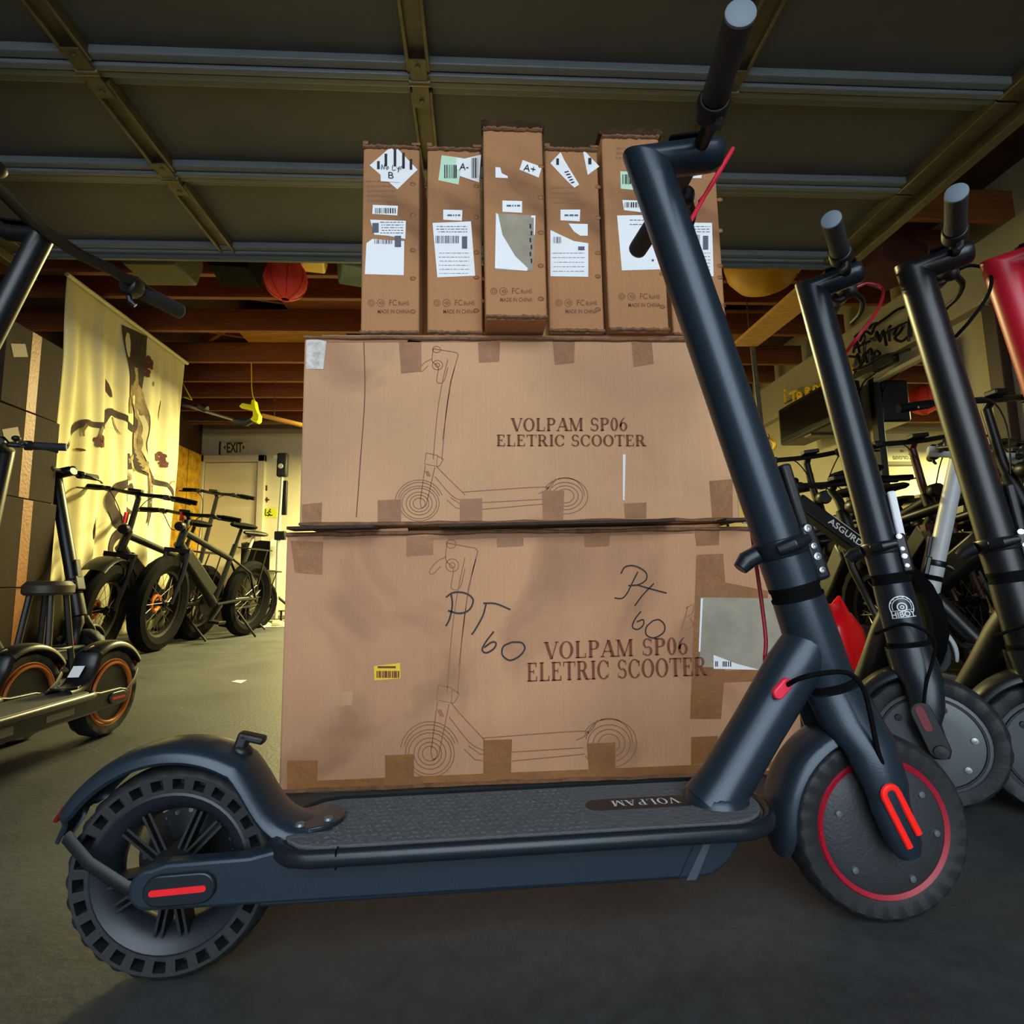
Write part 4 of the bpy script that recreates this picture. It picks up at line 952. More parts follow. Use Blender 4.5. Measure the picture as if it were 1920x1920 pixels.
for a in range(20, 170, 25): cring(.0195, .0014, a, a+9, 3)
vs, fs = text2d('HIBOY', bold=.02)
mb.add([crest(.10+(-.020+a*.040)/.034, -.018+b*.010) for a, b in vs], fs)
for y in (-.0195, -.0065): mb.add([crest(.10+x/.034, y+dy) for x in (-.021, -.01, 0, .01, .021) for dy in (0, .001)], [(2*i, 2*i+2, 2*i+3, 2*i+1) for i in range(4)])
mb.build('white_crest', M_crest, s2, T=T2, smooth=False, label='round white crest with lettering', kind='stuff')
for gg, TT, ss, c_ in ((g2, T2, s2, M_rring), (g3, T3, s3, M_blk2), (g4, T4, s4, M_blk2)):
    S, hc, r_ = gg['S'], gg['hc'], gg['r']
    cl = hc+V((-.014, .09, .006))
    MB().tube(spline([S(.87, .028, -.01), S(.89, .055, -.03), S(.94, .10, .0), cl+V((.085, -.02, -.02)), cl+V((.06, -.01, .006)), cl+V((.03, -.01, 0))], 5), .0032, 8).build('brake_cable', c_, ss, T=TT, label='dark red cable' if c_ is M_rring else None)
    B0, ax, nx = gg['B0'], gg['ax'], gg['nx']; fx = gg['fx']
    MB().tube(spline([B0+ax*.03+nx*-.05+V((0, -.03, 0)), B0+ax*.045+V((0, -.060, 0)), B0+ax*.01+nx*.035+V((0, -.058, 0)), V((fx-.004, -.062, r_+.11)), V((fx-.012, -.064, r_+.07))], 6), .003, 8).build('motor_cable', M_blk2, ss, T=TT)
# ------------------------------------------------------------------ scooters parked on the left
M_deckl = mat('worn_deck', (78, 80, 74), .55, var=.12, vscale=12)
def left_scooter(label, x, y, h, steer, **k):
    return scooter(label, (x, y, 0), h, steer, 'scooters parked in a row at the left', body=M_body2, hub='black', reflect='none', r=.122, rear='solid', rim=M_amber, deckmat=M_deckl, hb=(-.03, .31), neck=.05, **k)
lefts = []
for i, (x, y, st, lab) in enumerate([(-1.10, 1.74, -1.665, 'nearest black scooter with orange rim at far left, long bar reaching in above'), (-1.30, 1.70, -.75, 'black scooter with orange rim and white sticker, middle of three at far left'), (-1.50, 1.68, -.75, 'black scooter with orange rim, outermost of three, cut by the left frame edge')]):
    s, T, g = left_scooter(lab, x, y, -pi/2+(-.015 if i == 0 else -.05), st, wb=.73 if i == 0 else .80, k=.42 if i == 0 else .22, bw=.30 if i == 0 else .22, hboff=-.075 if i == 0 else 0, ztop=1.035 if i == 0 else 1.10, sr=.019 if i == 0 else .025)
    lefts.append((s, T, g)); r = .122
    # white sticker on the slope of the fender, orange ring on the tyre, pale strips on the deck side
    MB().box((.113, 0, r+.075), (.034, .030, .001), rot=MX.Rotation(R(52), 3, 'Y')).build('sticker', M_white, s, label='small white sticker')
    for sd in (-1, 1):
        MB().ring((0, sd*.0275, r), (0, 1, 0), .082, .0042, 48, 6).build('rim_stripe', M_amber, s, label='orange stripe around the rim')
        MB().box((.24, sd*.0592, .110), (.09, .002, .016)).build('side_strip', mat('beige_strip', (128, 118, 92), .5), s)
        MB().box((.46, sd*.0592, .110), (.16, .002, .020)).build('side_strip', MATS['beige_strip'], s)
def dark_scooter(label, px, py, z, e, h, group, **k):
    P_ = at(px, py, Z=z); d = V((cos(e), sin(e), 0)); fa = P_+d*.22; st = e-h
    return scooter(label, (fa.x-.834*cos(h), fa.y-.834*sin(h), 0), h, st, group, body=M_body2, hub='black', reflect='bright', r=.11, rear='solid', **k)
dark_scooter('black scooter with leaning stem in front of the painted curtain', 110, 893, 1.01, -.15, 2.4-pi-.15, None)
dark_scooter('black scooter at the left frame edge, only its upright stem showing', 8, 850, 1.0, -1.2, -1.45, None)

# ------------------------------------------------------------------ bicycles
M_bk = mat('bike_black', (13, 13, 14), .4, spec=.3)
M_bkg = mat('bike_graphite', (26, 26, 24), .4, spec=.35)
M_bksil = mat('bike_silver', (168, 170, 166), .35)
M_spk = mat('spoke_steel', (150, 146, 130), .35, metal=.8)
M_orange = mat('orange_plastic', (220, 110, 30), .45)
def bicycle(name, label, bar, barz, heading, steer=0, lean=0, group=None, r=.33, tw=.06, wb=1.08, frame=None, fold=False, bw=.33, accent=None, rear=True, stem_m=None, bars_only=False, seatz=.92, fender=False, tag_txt=None):
    """bar: world XY of the middle of the handlebar at height barz"""
    frame = frame or M_bk; fxw = wb; xb = wb-.16
    h = heading
    loc = (bar[0]-xb*cos(h)-(barz*sin(-lean))*(-sin(h)), bar[1]-xb*sin(h)-(barz*sin(-lean))*cos(h), 0)
    t = thing(name, label, 'bicycle', loc, h, group)
    TL = MX.Rotation(lean, 4, 'X'); TS = TL @ MX.Translation((xb, 0, 0)) @ MX.Rotation(steer, 4, 'Z') @ MX.Translation((-xb, 0, 0))
    def wheel(nm, x, T):
        pr = [(r-tw*1.0, -tw*.30), (r-tw*.6, -tw*.5), (r-tw*.2, -tw*.42), (r, -tw*.14), (r, tw*.14), (r-tw*.2, tw*.42), (r-tw*.6, tw*.5), (r-tw*1.0, tw*.30)]
        ty = MB().lathe(pr, (x, 0, r), (0, 1, 0), 48, closed=True, mod=lambda i, j: (-.004 if (i in (2, 5) and j % 2) else 0)).build(nm+'_tyre', M_blk2, t, T=T)
        ri = r-tw
        MB().lathe([(ri+.004, -tw*.28), (ri-.016, -tw*.18), (ri-.016, tw*.18), (ri+.004, tw*.28)], (x, 0, r), (0, 1, 0), 40, closed=True).build(nm+'_rim', M_bk, t, T=T)
        mb = MB()
        for q in range(18):
            a = 2*pi*q/18; s = -1 if q % 2 else 1
            mb.tube([(x+.02*cos(a+.5*s), s*.028, r+.02*sin(a+.5*s)), (x+(ri-.012)*cos(a), 0, r+(ri-.012)*sin(a))], .0016, 4, cap=False)
        mb.build(nm+'_spokes', M_spk, t, T=T, kind='stuff')
        MB().lathe([(0, -.05), (.012, -.05), (.028, -.034), (.028, -.028), (.018, -.022), (.018, .022), (.028, .028), (.028, .034), (.012, .05), (0, .05)], (x, 0, r), (0, 1, 0), 16).build(nm+'_hub', M_bk, t, T=T)
    wheel('front', fxw, TS)
    if rear: wheel('rear', 0, TL)
    # fork and steerer
    hz0 = 2*r+.06; hx = lambda z: fxw-.02-(z-r)*.27 if not fold else fxw-.02-(z-r)*.20
    hz1 = hz0+.14 if not fold else hz0+.10
    mb = MB()
    for s in (-1, 1):
        mb.tube([(fxw, s*(tw*.5+.02), r), (hx(r+.2), s*(tw*.5+.025), r+.2), (hx(hz0-.03), s*(tw*.5+.02), hz0-.03)], [.012, .016, .017], 8)
    mb.bar((hx(hz0-.02), -tw*.5-.035, hz0-.02), (hx(hz0-.02), tw*.5+.035, hz0-.02), .04, .03)
    mb.build('fork', stem_m or frame, t, T=TS)
    xt = xb
    MB().tube([(hx(hz1), 0, hz1), (hx(hz1+.05), 0, hz1+.05), (xt-.03, 0, barz-.03), (xt, 0, barz)], [.019, .018, .017, .016], 12).build('handlebar_stem', stem_m or frame, t, T=TS)
    p = [(xt-.05, -bw, barz+.0), (xt-.03, -bw*.55, barz+.01), (xt, -.06, barz), (xt, .06, barz), (xt-.03, bw*.55, barz+.01), (xt-.05, bw, barz)]
    MB().tube(spline(p, 3), .0125, 8).build('handlebar', M_bk, t, T=TS)
    for s in (-1, 1):
        a = V((xt-.038, s*bw*.66, barz+.008)); b = V((xt-.052, s*(bw+.015), barz-.001))
        MB().tube([a, a.lerp(b, .5), b], [.016, .0175, .017], 10).build('grip', M_blk2, t, T=TS)
        MB().tube([(xt-.02, s*bw*.56, barz+.004), (xt+.03, s*bw*.66, barz-.012), (xt+.028, s*bw*1.02, barz-.02)], [.009, .006, .005], 6).build('brake_lever', M_bk, t, T=TS)
        MB().box((xt-.01, s*bw*.52, barz+.004), (.045, .035, .035)).build('control_clamp', M_bk, t, T=TS, bevel=.006)
        MB().tube(spline([(xt+.02, s*bw*.55, barz-.01), (xt+.09, s*bw*.35, barz-.02), (xt+.08, s*.05, barz-.12), (hx(hz1)+.03, s*.02, hz1)], 4), .003, 5).build('cable', M_bk, t, T=TS)
    MB().box((xt+.03, 0, barz+.018), (.05, .075, .02)).build('display', M_bk, t, T=TS, bevel=.004)
    MB().lathe([(0, .05), (.028, .05), (.034, .04), (.03, .0), (.012, -.02), (0, -.02)], (hx(hz1)+.05, 0, hz1+.01), (1, 0, -.1), 16).build('headlight', M_bk, t, T=TS)
    if fender:
        sec = [(.036*cos(pi*i/6), -.01+.016*sin(pi*i/6)) for i in range(7)]; sec += [(x*.9, y-.003) for x, y in reversed(sec)]
        MB().sweep(arc(fxw, r, r+.025, R(190), R(50), 14), [(-a*tw/.06, -b) for a, b in sec], (0, 1, 0)).build('front_fender', M_bk, t, T=TS)
    # frame
    if not bars_only:
        bbx, bbz = .46, r*.9
        sx, sz = .30, seatz-.16
        mb = MB()
        hd0, hd1 = V((hx(hz0), 0, hz0)), V((hx(hz1), 0, hz1))
        mb.tube([hd0, hd1], .026, 12)
        if fold:
            mb.tube([hd0+V((-.01, 0, .03)), V((bbx+.02, 0, bbz+.02))], [.05, .05], 12, sec=(1, .6))
        else:
            mb.tube([hd0+V((0, 0, .03)), V((bbx, 0, bbz))], [.034, .034], 12); mb.tube([hd1-V((0, 0, .03)), V((sx+.03, 0, sz-.12))], [.024, .022], 10)
        mb.tube([V((bbx, 0, bbz)), V((sx, 0, sz))], .02, 10)
        for s in (-1, 1):
            y_ = s*(tw*.5+.02)
            mb.tube([V((bbx, s*.03, bbz)), V((.2, y_, r)), V((0, y_, r))], .012, 8); mb.tube([V((sx+.02, s*.015, sz-.12)), V((.14, y_, r+.22)), V((0, y_, r))], .010, 8)
        mb.build('frame', frame, t, T=TL)
        MB().tube([(sx+.02, 0, sz-.08), (sx-.045, 0, seatz-.03)], .014, 10).build('seat_post', M_bksil if fold else M_bk, t, T=TL)
        L_ = []
        for u, wv, hh in [(-.13, .055, .035), (-.11, .085, .05), (-.04, .085, .055), (.03, .045, .045), (.10, .028, .038), (.125, .015, .02)]:
            L_.append([V((sx-.03+u, wv*cos(2*pi*j/12), seatz+(hh*.5*sin(2*pi*j/12)))) for j in range(12)])
        MB().loft(L_).build('saddle', M_bkg if fold else M_blk2, t, T=TL)
        a, b = V((hx(hz0)-.06, 0, hz0-.03)), V((bbx+.06, 0, bbz+.09))
        mb = MB().bar(a, b, .075, .095 if not fold else .07, (-.6, 0, 1)); bt = mb.build('battery', M_bkg, t, T=TL, bevel=.012)
        MB().lathe([(0, -.012), (.09, -.01), (.09, -.002), (0, .0)], (bbx, -.05, bbz), (0, 1, 0), 24).build('chain_guard', M_bk, t, T=TL)
        for s in (-1, 1):
            MB().bar((bbx, s*.07, bbz), (bbx+s*.12, s*.085, bbz-s*.11), .018, .014, (0, 1, 0)).build('crank_arm', M_bk, t, T=TL)
            MB().box((bbx+s*.125, s*.135, bbz-s*.115), (.09, .09, .022)).build('pedal', M_bk, t, T=TL, bevel=.004)
        foot = TL.inverted() @ V((.16, .22, .004)); 
        MB().tube([(.22, .06, r*.7), tuple(foot)], [.010, .009], 8).build('kickstand', M_bk, t, T=TL)
        if rear:
            MB().box((.0, 0, 2*r+.10), (.34, .12, .012)).bar((-.1, .05, 2*r+.1), (0, .06, r+.02), .008, .008).bar((-.1, -.05, 2*r+.1), (0, -.06, r+.02), .008, .008).build('rear_rack', M_bk, t, T=TL)
    if accent:
        MB().box((hx(hz1)+.01, -.03, hz1+.08), (.05, .012, .07)).build('ribbon', accent, t, T=TS, bevel=.003)
        MB().ring((fxw, -.03, r), (0, 1, 0), .05, .012, 20, 8).build('hub_reflector', M_orange, t, T=TS)
    return t, TL, TS
gl = 'electric bicycles parked along the left'
P_ = at(258, 922, Y=3.75)
bicycle('electric_bicycle', 'black fat tyred electric bicycle nearest the painted curtain, bar up left', (P_.x, P_.y), P_.z, -pi/2-.10, .28, -.16, gl, r=.30, tw=.11, accent=M_pink, fender=True)
P_ = at(352, 962, Y=4.05)
bicycle('electric_bicycle', 'black fat tyred electric bicycle with orange front hub reflector, middle of three', (P_.x, P_.y), P_.z, -pi/2-.16, .20, -.13, gl, r=.32, tw=.10, accent=M_red)
P_ = at(405, 922, Y=4.95)
bicycle('folding_bicycle', 'graphite folding bicycle with tall bar post and small wheels near the back door', (P_.x, P_.y), P_.z, -pi/2-.30, .25, -.15, gl, r=.235, tw=.055, wb=.98, frame=M_bkg, fold=True, bw=.30, seatz=.93)
gr = 'bicycles crowded along the right wall'
for i, (px, py, Y, hd, st, ln, lab, kw) in enumerate([
    (1860, 748, 1.95, -pi/2+.15, -.1, .07, 'black bicycle nearest in the right crowd, bar above the scooter stems', dict(r=.29, tw=.07)),
    (1515, 855, 2.75, -pi/2-.30, .15, .10, 'black bicycle with bright stem, leftmost of the right crowd', dict(r=.30, tw=.09)),
    (1715, 826, 2.55, -pi/2-.15, .0, .08, 'dark bicycle with maroon bar in front of the mirror', dict(r=.30, tw=.07, stem_m=mat('maroon', (70, 22, 26), .35))),
    (1600, 905, 3.3, -pi/2-.1, -.2, .08, 'black bicycle behind the second scooter stem', dict(r=.32, tw=.06)),
    (1872, 836, 2.45, -pi/2+.1, .1, .08, 'black bicycle by the white wall at the right edge', dict(r=.29, tw=.08)),
    (1565, 905, 2.35, -pi/2-.2, .25, .10, 'black step frame bicycle low in the right crowd', dict(r=.25, tw=.07, wb=1.0)),
    (1690, 940, 3.05, -pi/2, .1, .05, 'black small wheeled bicycle deep in the right crowd', dict(r=.24, tw=.05, wb=.95, seatz=.8)),
    (1478, 945, 3.5, -pi/2+.2, .2, -.06, 'black bicycle half hidden right beside the large cartons', dict(r=.31, tw=.06)),
    (1820, 985, 2.75, -pi/2+.05, -.2, .05, 'low black bicycle between the third and fourth scooter stems', dict(r=.26, tw=.08, seatz=.8)),
    (1660, 1000, 3.6, -pi/2+.1, .3, .04, 'rearmost black bicycle of the right crowd, below the mirror', dict(r=.30, tw=.07, seatz=.85))]):
    P_ = at(px, py, Y=Y)
    bicycle('bicycle', lab, (P_.x, P_.y), P_.z, hd, st, ln, gr, **kw)
# two scooters with pale stems among them
for px, py, Y, lab in [(1796, 866, 2.1, 'scooter with a silver white stem between the second and third black stems'), (1945, 880, 2.0, 'scooter with a silver white stem at the right frame edge')]:
    P_ = at(px, py, Y=Y); h = pi-.45
    k_ = .834-.041-.2716*(P_.z-.277)
    scooter(lab, (P_.x-k_*cos(h), P_.y-k_*sin(h), 0), h, 0, None, body=mat('silver_paint', (186, 190, 192), .4), hub='black', reflect='none', rear='solid', ztop=P_.z+.02, deck_m=M_body2)
# slanted battery case with lettering, leaning in the crowd
a = at(1556, 962, Y=2.0); b = at(1624, 1012, Y=2.0); c = at(1546, 990, Y=2.0)
ctr = (a+b)/2+(c-a)*.5
u = (b-a); w_ = u.length; u.normalize()
bt = thing('battery_case', 'long black bicycle battery with pale lettering, standing slanted in the right crowd', 'battery', (ctr.x, ctr.y+.03, 0))
mb = MB(); vv = V((u.z, 0, -u.x)) if True else None
vv = V((0, 1, 0)).cross(u); vv = -vv if vv.z > 0 else vv
hgt = .055
q0 = a-u*.12+V((0, .0, 0)); q1 = b+u*.22
mb.add([q0, q1, q1+vv*hgt, q0+vv*hgt]+[p+V((0, .06, 0)) for p in (q0, q1, q1+vv*hgt, q0+vv*hgt)], [(0, 1, 2, 3), (7, 6, 5, 4), (0, 4, 5, 1), (1, 5, 6, 2), (2, 6, 7, 3), (3, 7, 4, 0)])
mb.build('case', M_bk, bt, world=True, bevel=.006)
mb = MB(); o_ = V((0, -.0012, 0))
put_text(mb, 'ASGURD', a+vv*.036+u*.012+o_, b+vv*.036-u*.004+o_, a+vv*.012+u*.012+o_, bold=.015)
mb.ribbon([a+o_+vv*.002, b+o_+vv*.002], .002, (0, 1, 0))
mb.build('lettering', mat('letter_grey', (200, 200, 196), .5), bt, world=True, smooth=False, kind='stuff')
MB().tube([q1+vv*.03+V((0, .03, 0)), V((q1.x+.02, q1.y+.05, .0))], .012, 8).build('prop_leg', M_bk, bt, world=True)
# red fuel can on the floor
P_ = at(1592, 1178, Y=1.62)
fc = thing('fuel_can', 'glossy red plastic fuel can on the floor behind the scooter head tube', 'can', (P_.x, P_.y+.06, 0), .3)
hc_ = P_.z+.05
mb = MB().loft([[V((w*cos(2*pi*j/20)*(1 if abs(cos(2*pi*j/20)) < .9 else 1), dd*sin(2*pi*j/20), z)) for j in range(20)] for w, dd, z in [(.085, .06, 0), (.095, .07, .02), (.095, .07, hc_*.6), (.085, .06, hc_*.82), (.05, .04, hc_*.97), (.03, .03, hc_)]])
mb.build('can_body', mat('gloss_red', (222, 20, 26), .18), fc)
MB().lathe([(.024, 0), (.026, .004), (.026, .02), (.0, .022)], (-.01, 0, hc_-.002), (0, 0, 1), 16).build('can_cap', M_red, fc)
MB().tube([(-.03, 0, hc_-.01), (.02, 0, hc_+.035), (.07, 0, hc_*.86)], .009, 8).build('can_handle', MATS['gloss_red'], fc)

# ------------------------------------------------------------------ painted curtain
cp0, cp1 = at(118, 517, Z=2.36), at(352, 680, Z=2.36)
CX = (cp0.x+cp1.x)/2; Y0, Y1 = cp0.y, cp1.y; ZC = 2.36
M_cloth = mat('cream_cloth', (222, 214, 168), .85, var=.05, vscale=4, bump=.12, bscale=300)
def fold(y, z):
    a = min(1, (ZC-z)/.5)
    s = (y-Y0)
    return .020*a*sin(s*21+.8*sin(z*1.3))+.012*a*sin(s*47+z*2)+.012*sin(z*4+s*6)*a
def cl(y, z, k=0): return V((CX+fold(y, z)+(.004+.0012*k if k else 0), y, z))
cu = thing('painted_curtain', 'cream cloth curtain painted with a bare brown tree, hung by the left wall', 'curtain', (CX, (Y0+Y1)/2, 0))
nY, nZ = 90, 60; zb = .08
mb = MB()
vs = [cl(Y0+(Y1-Y0)*i/nY, zb+(ZC-zb)*j/nZ) for j in range(nZ+1) for i in range(nY+1)]
mb.add(vs, [(j*(nY+1)+i, j*(nY+1)+i+1, (j+1)*(nY+1)+i+1, (j+1)*(nY+1)+i) for j in range(nZ) for i in range(nY)])
co_ = mb.build('cloth', M_cloth, cu, world=True); sm = co_.modifiers.new('thick', 'SOLIDIFY'); sm.thickness = .002; sm.offset = 0
MB().cyl((CX+.012, Y0-.02, ZC), (CX+.012, Y1+.02, ZC), .014, 10).build('hem_rod', M_cloth, cu, world=True)
def cpx(px, py):                                             # photo pixel -> (y, z) on the cloth
    p = at(px, py, X=CX); return p.y, p.z
def brush(name, pts, ws, m_, k=3, n=5):
    P = [V((0,)+cpx(x, y)) for x, y in pts]; Q = spline(P, n); mb = MB(); N = len(Q)
    W = []
    for i in range(N):
        u = i/(N-1)*(len(ws)-1); a = int(min(u, len(ws)-2)); W.append(ws[a]+(ws[a+1]-ws[a])*(u-a))
    vs = []
    for i in range(N):
        d = (Q[min(i+1, N-1)]-Q[max(i-1, 0)]); d.normalize(); s = V((0, -d.z, d.y))
        for e in (-1, 0, 1):
            q = Q[i]+s*(e*W[i]/2); vs.append(cl(q.y, q.z, k))
    mb.add(vs, [(3*i+e, 3*i+e+1, 3*i+e+4, 3*i+e+3) for i in range(N-1) for e in (0, 1)])
    return mb.build(name, m_, cu, world=True, recalc=False)
M_bark = mat('bark_paint', (112, 94, 66), .85, var=.35, vscale=14, rgb2=(168, 150, 106))
M_bark2 = mat('bark_dark', (58, 44, 36), .85, var=.3, vscale=20)
M_flow = mat('blossom_paint', (96, 52, 46), .85)
brush('painted_trunk', [(252, 620), (254, 680), (258, 740), (266, 790), (262, 830), (266, 870), (280, 890), (284, 930), (272, 985)], [.30, .24, .14, .13, .12, .12, .09, .12, .10], M_bark2, 2)
brush('painted_trunk', [(254, 690), (258, 740), (266, 790), (262, 830), (266, 868), (279, 890), (282, 930)], [.14, .16, .10, .10, .09, .06, .07], M_bark, 4)
brush('painted_trunk', [(262, 712), (264, 760), (270, 800), (267, 835), (271, 865)], [.02, .03, .03, .03, .02], M_cloth, 5)
for pts, ws in [([(254, 806), (232, 785), (208, 772), (192, 796), (170, 796), (155, 792), (142, 806), (121, 842)], [.05, .045, .05, .05, .035, .04, .03, .01]),
                ([(158, 795), (153, 806), (153, 818)], [.02, .01]), ([(180, 800), (176, 820)], [.016, .01]), ([(214, 782), (218, 800), (223, 814)], [.024, .012, .006]),
                ([(258, 852), (242, 868), (240, 882), (246, 896), (236, 900)], [.03, .03, .035, .02]), ([(258, 884), (254, 868)], [.02, .01]),
                ([(284, 895), (300, 905), (316, 914), (322, 928), (326, 942)], [.05, .04, .03, .02, .008]), ([(314, 912), (320, 902), (328, 908)], [.016, .012, .006]),
                ([(240, 900), (214, 915), (204, 940), (214, 975), (222, 990), (210, 1010), (206, 1030), (212, 1050)], [.05, .06, .08, .08, .07, .05, .04, .02]),
                ([(250, 910), (234, 930), (236, 950), (246, 962)], [.05, .04, .03, .02]), ([(222, 988), (236, 1000), (240, 1015)], [.05, .03, .02]),
                ([(246, 880), (244, 850)], [.05, .03]), ([(248, 775), (246, 745)], [.03, .02])]:
    brush('painted_branch', pts, ws, M_bark2 if ws[0] > .045 else M_bark, 3)
for (x, y, s) in [(178, 828, .036), (302, 856, .034), (276, 680, .045), (271, 697, .036), (305, 870, .026)]:
    mb = MB()
    yy, zz = cpx(x, y)
    for q in range(5):
        a = 2*pi*q/5+.4; c0 = (yy+s*.7*cos(a), zz+s*.7*sin(a))
        P6 = [cl(c0[0]+s*.55*cos(2*pi*j/8), c0[1]+s*.55*sin(2*pi*j/8), 4+q*.2) for j in range(8)]
        mb.poly(P6)
    mb.build('painted_blossom', M_flow, cu, world=True, recalc=False, kind='stuff')
for (x, y, a, l_) in [(206, 728, -.9, .14), (150, 843, 0, .05), (177, 990, 1.5, .16), (296, 770, 1.5, .18), (282, 720, 1.3, .05)]:
    yy, zz = cpx(x, y); mb = MB()
    mb.poly([cl(yy+l_/2*cos(a)*cos(t_)-l_*.16*sin(a)*sin(t_), zz+l_/2*sin(a)*cos(t_)+l_*.16*cos(a)*sin(t_), 4) for t_ in [2*pi*j/10 for j in range(10)]])
    mb.build('painted_petal', M_flow if x < 190 else M_bark2, cu, world=True, recalc=False)

# ------------------------------------------------------------------ brown cartons and stool in the left shadow
M_cbshade = M_cb[3]  # near-black brown, the left corner's shade put into the carton colour
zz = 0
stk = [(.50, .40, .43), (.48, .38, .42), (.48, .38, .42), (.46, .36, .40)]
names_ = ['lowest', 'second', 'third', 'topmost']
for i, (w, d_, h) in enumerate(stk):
    t = thing('storage_carton', 'brown carton darkened for shade left of the curtain, %s of its stack' % names_[i], 'box', (-2.41+.01*(i % 2), 2.78-.01*i, zz), .03*(i % 2), 'stacked cartons in the left shadow')
    MB().box((0, 0, h/2), (w, d_, h-.002)).build('carton_body', M_cbshade, t, bevel=.004)
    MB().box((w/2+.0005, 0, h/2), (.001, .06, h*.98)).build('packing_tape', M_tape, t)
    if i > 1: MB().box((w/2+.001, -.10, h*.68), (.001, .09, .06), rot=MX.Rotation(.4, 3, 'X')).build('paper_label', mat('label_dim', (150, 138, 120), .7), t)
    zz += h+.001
P_ = at(92, 1098, Y=2.50)
st = thing('round_stool', 'round padded stool in the shadow before the brown cartons', 'stool', (P_.x, P_.y, 0))
sh = P_.z
MB().lathe([(0, sh+.02), (.075, sh+.018), (.09, sh), (.09, sh-.03), (.08, sh-.04), (0, sh-.04)], (0, 0, 0), (0, 0, 1), 28).build('seat', mat('stool_vinyl', (52, 46, 36), .5), st)
for q in range(4):
    a = pi/4+q*pi/2
    MB().tube([(.06*cos(a), .06*sin(a), sh-.035), (.11*cos(a), .11*sin(a), 0)], .012, 8).build('leg', M_black, st)
MB().ring((0, 0, sh*.4), (0, 0, 1), .09, .006, 24, 6).build('foot_ring', M_black, st)

# ------------------------------------------------------------------ back of the room
YW = YB
# exit sign
a, b = at(413, 853, Y=YW-.02), at(464, 853, Y=YW-.02); c = at(413, 829, Y=YW-.02)
ex = thing('exit_sign', 'cream exit sign with dark green letters above the back door', 'sign', ((a.x+b.x)/2, YW-.02, a.z))
MB().box((0, .01, (c.z-a.z)/2), (b.x-a.x, .02, c.z-a.z)).build('sign_plate', mat('sign_cream', (206, 200, 160), .5), ex, bevel=.003)
mb = MB(); q = YW-.0215
put_text(mb, 'EXIT', at(425, 849, Y=q), at(455, 848, Y=q), at(425, 830, Y=q), bold=.03)
for xs, d_ in ((421, -1), (457, 1)):
    mb.poly([at(xs+4*d_*.5, 839, Y=q), at(xs-2*d_, 834, Y=q), at(xs-2*d_, 844, Y=q)])
mb.build('sign_letters', mat('exit_green', (40, 62, 18), .6), ex, world=True, smooth=False, kind='stuff')
MB().box((-(b.x-a.x)/2-.012, .01, (c.z-a.z)/2), (.012, .03, (c.z-a.z)*1.1)).build('sign_end', M_black, ex)
# door strip decals
def decal(name, label, pts, m_, cat='sticker'):
    P = [at(x, y, Y=YW-.004) for x, y in pts]; c_ = sum((p for p in P), V())/len(P)
    mb = MB().add(P+[p+V((0, .004, 0)) for p in P], [tuple(range(len(P)))]+[(i, (i+1) % len(P), len(P)+(i+1) % len(P), len(P)+i) for i in range(len(P))])
    mb.v = [p-c_ for p in mb.v]
    o = mb.build(name, m_, None, smooth=False); o.location = c_; return tag(o, label, cat)
decal('wall_switch', 'small dark switch plate on the strip right of the back door', [(496, 910), (501, 910), (501, 920), (496, 920)], mat('switch_dark', (60, 40, 24), .5), 'switch')
decal('star_sticker', 'dark four pointed star sticker right of the back door', [(500, 931), (502, 935), (506, 937), (502, 939), (500, 943), (498, 939), (494, 937), (498, 935)], MATS['switch_dark'])
sg = decal('escape_sign', 'lime running man escape sign right of the back door', [(495, 952), (519, 952), (519, 971), (495, 971)], mat('sign_lime', (206, 214, 60), .5), 'sign')
mb = MB(); Y_ = YW-.0075
for q in ([(498, 954), (497, 966)], [(497, 966), (511, 966)], [(506, 956), (503, 961), (505, 964), (502, 968)], [(503, 961), (500, 962)], [(505, 958), (508, 961)], [(504, 963), (508, 967)]):
    mb.ribbon([at(x, y, Y=Y_) for x, y in q], .012, (0, 1, 0))
mb.sphere(at(507, 955, Y=Y_), .008, 8, 6)
mb.v = [p-sg.location for p in mb.v]
mb.build('running_figure', MATS['exit_green'], sg, smooth=False, kind='stuff', recalc=False)
# yellow sheets on the left wall by the door
for i, (ya, yb_, z0, z1) in enumerate([(6.62, 6.93, .75, 2.1), (6.95, 7.26, .75, 2.1)]):
    o = MB().box((0, 0, 0), (.03, yb_-ya, z1-z0)).build('yellow_board', mat('yellow_sheet', (232, 184, 30), .55, var=.25, vscale=9, rgb2=(170, 120, 14)), None, bevel=.003)
    o.location = (XL+.02, (ya+yb_)/2, (z0+z1)/2); tag(o, 'stained yellow board on the wall beside the back door, '+('left' if i == 0 else 'right')+' of two', 'board', 'yellow boards by the back door')
# repair stand with clamp head
P_ = at(518, 1140, Y=6.5); zt = at(520, 850, Y=6.5).z
rs = thing('repair_stand', 'black bicycle repair stand, clamp head up, before the back wall', 'stand', (P_.x, 6.5, 0))
MB().tube([(0, 0, .05), (0, 0, 1.0), (.02, 0, zt-.25)], [.022, .02, .016], 12).build('pole', M_bksil, rs)
MB().box((.02, 0, zt-.14), (.12, .08, .28)).build('clamp_head', M_black, rs, bevel=.02)
MB().box((-.05, -.01, zt-.05), (.06, .05, .05)).cyl((.01, -.05, zt-.16), (.01, -.02, zt-.16), .03, 14).build('clamp_jaw', M_bksil, rs, bevel=.006)
MB().box((.04, .02, zt-.52), (.07, .05, .40)).build('spring_case', M_bk, rs, bevel=.01)
for q in range(3):
    a = 2*pi*q/3+.5; MB().tube([(0, 0, .30), (.32*cos(a), .32*sin(a), .012)], .014, 8).build('leg', M_bk, rs)
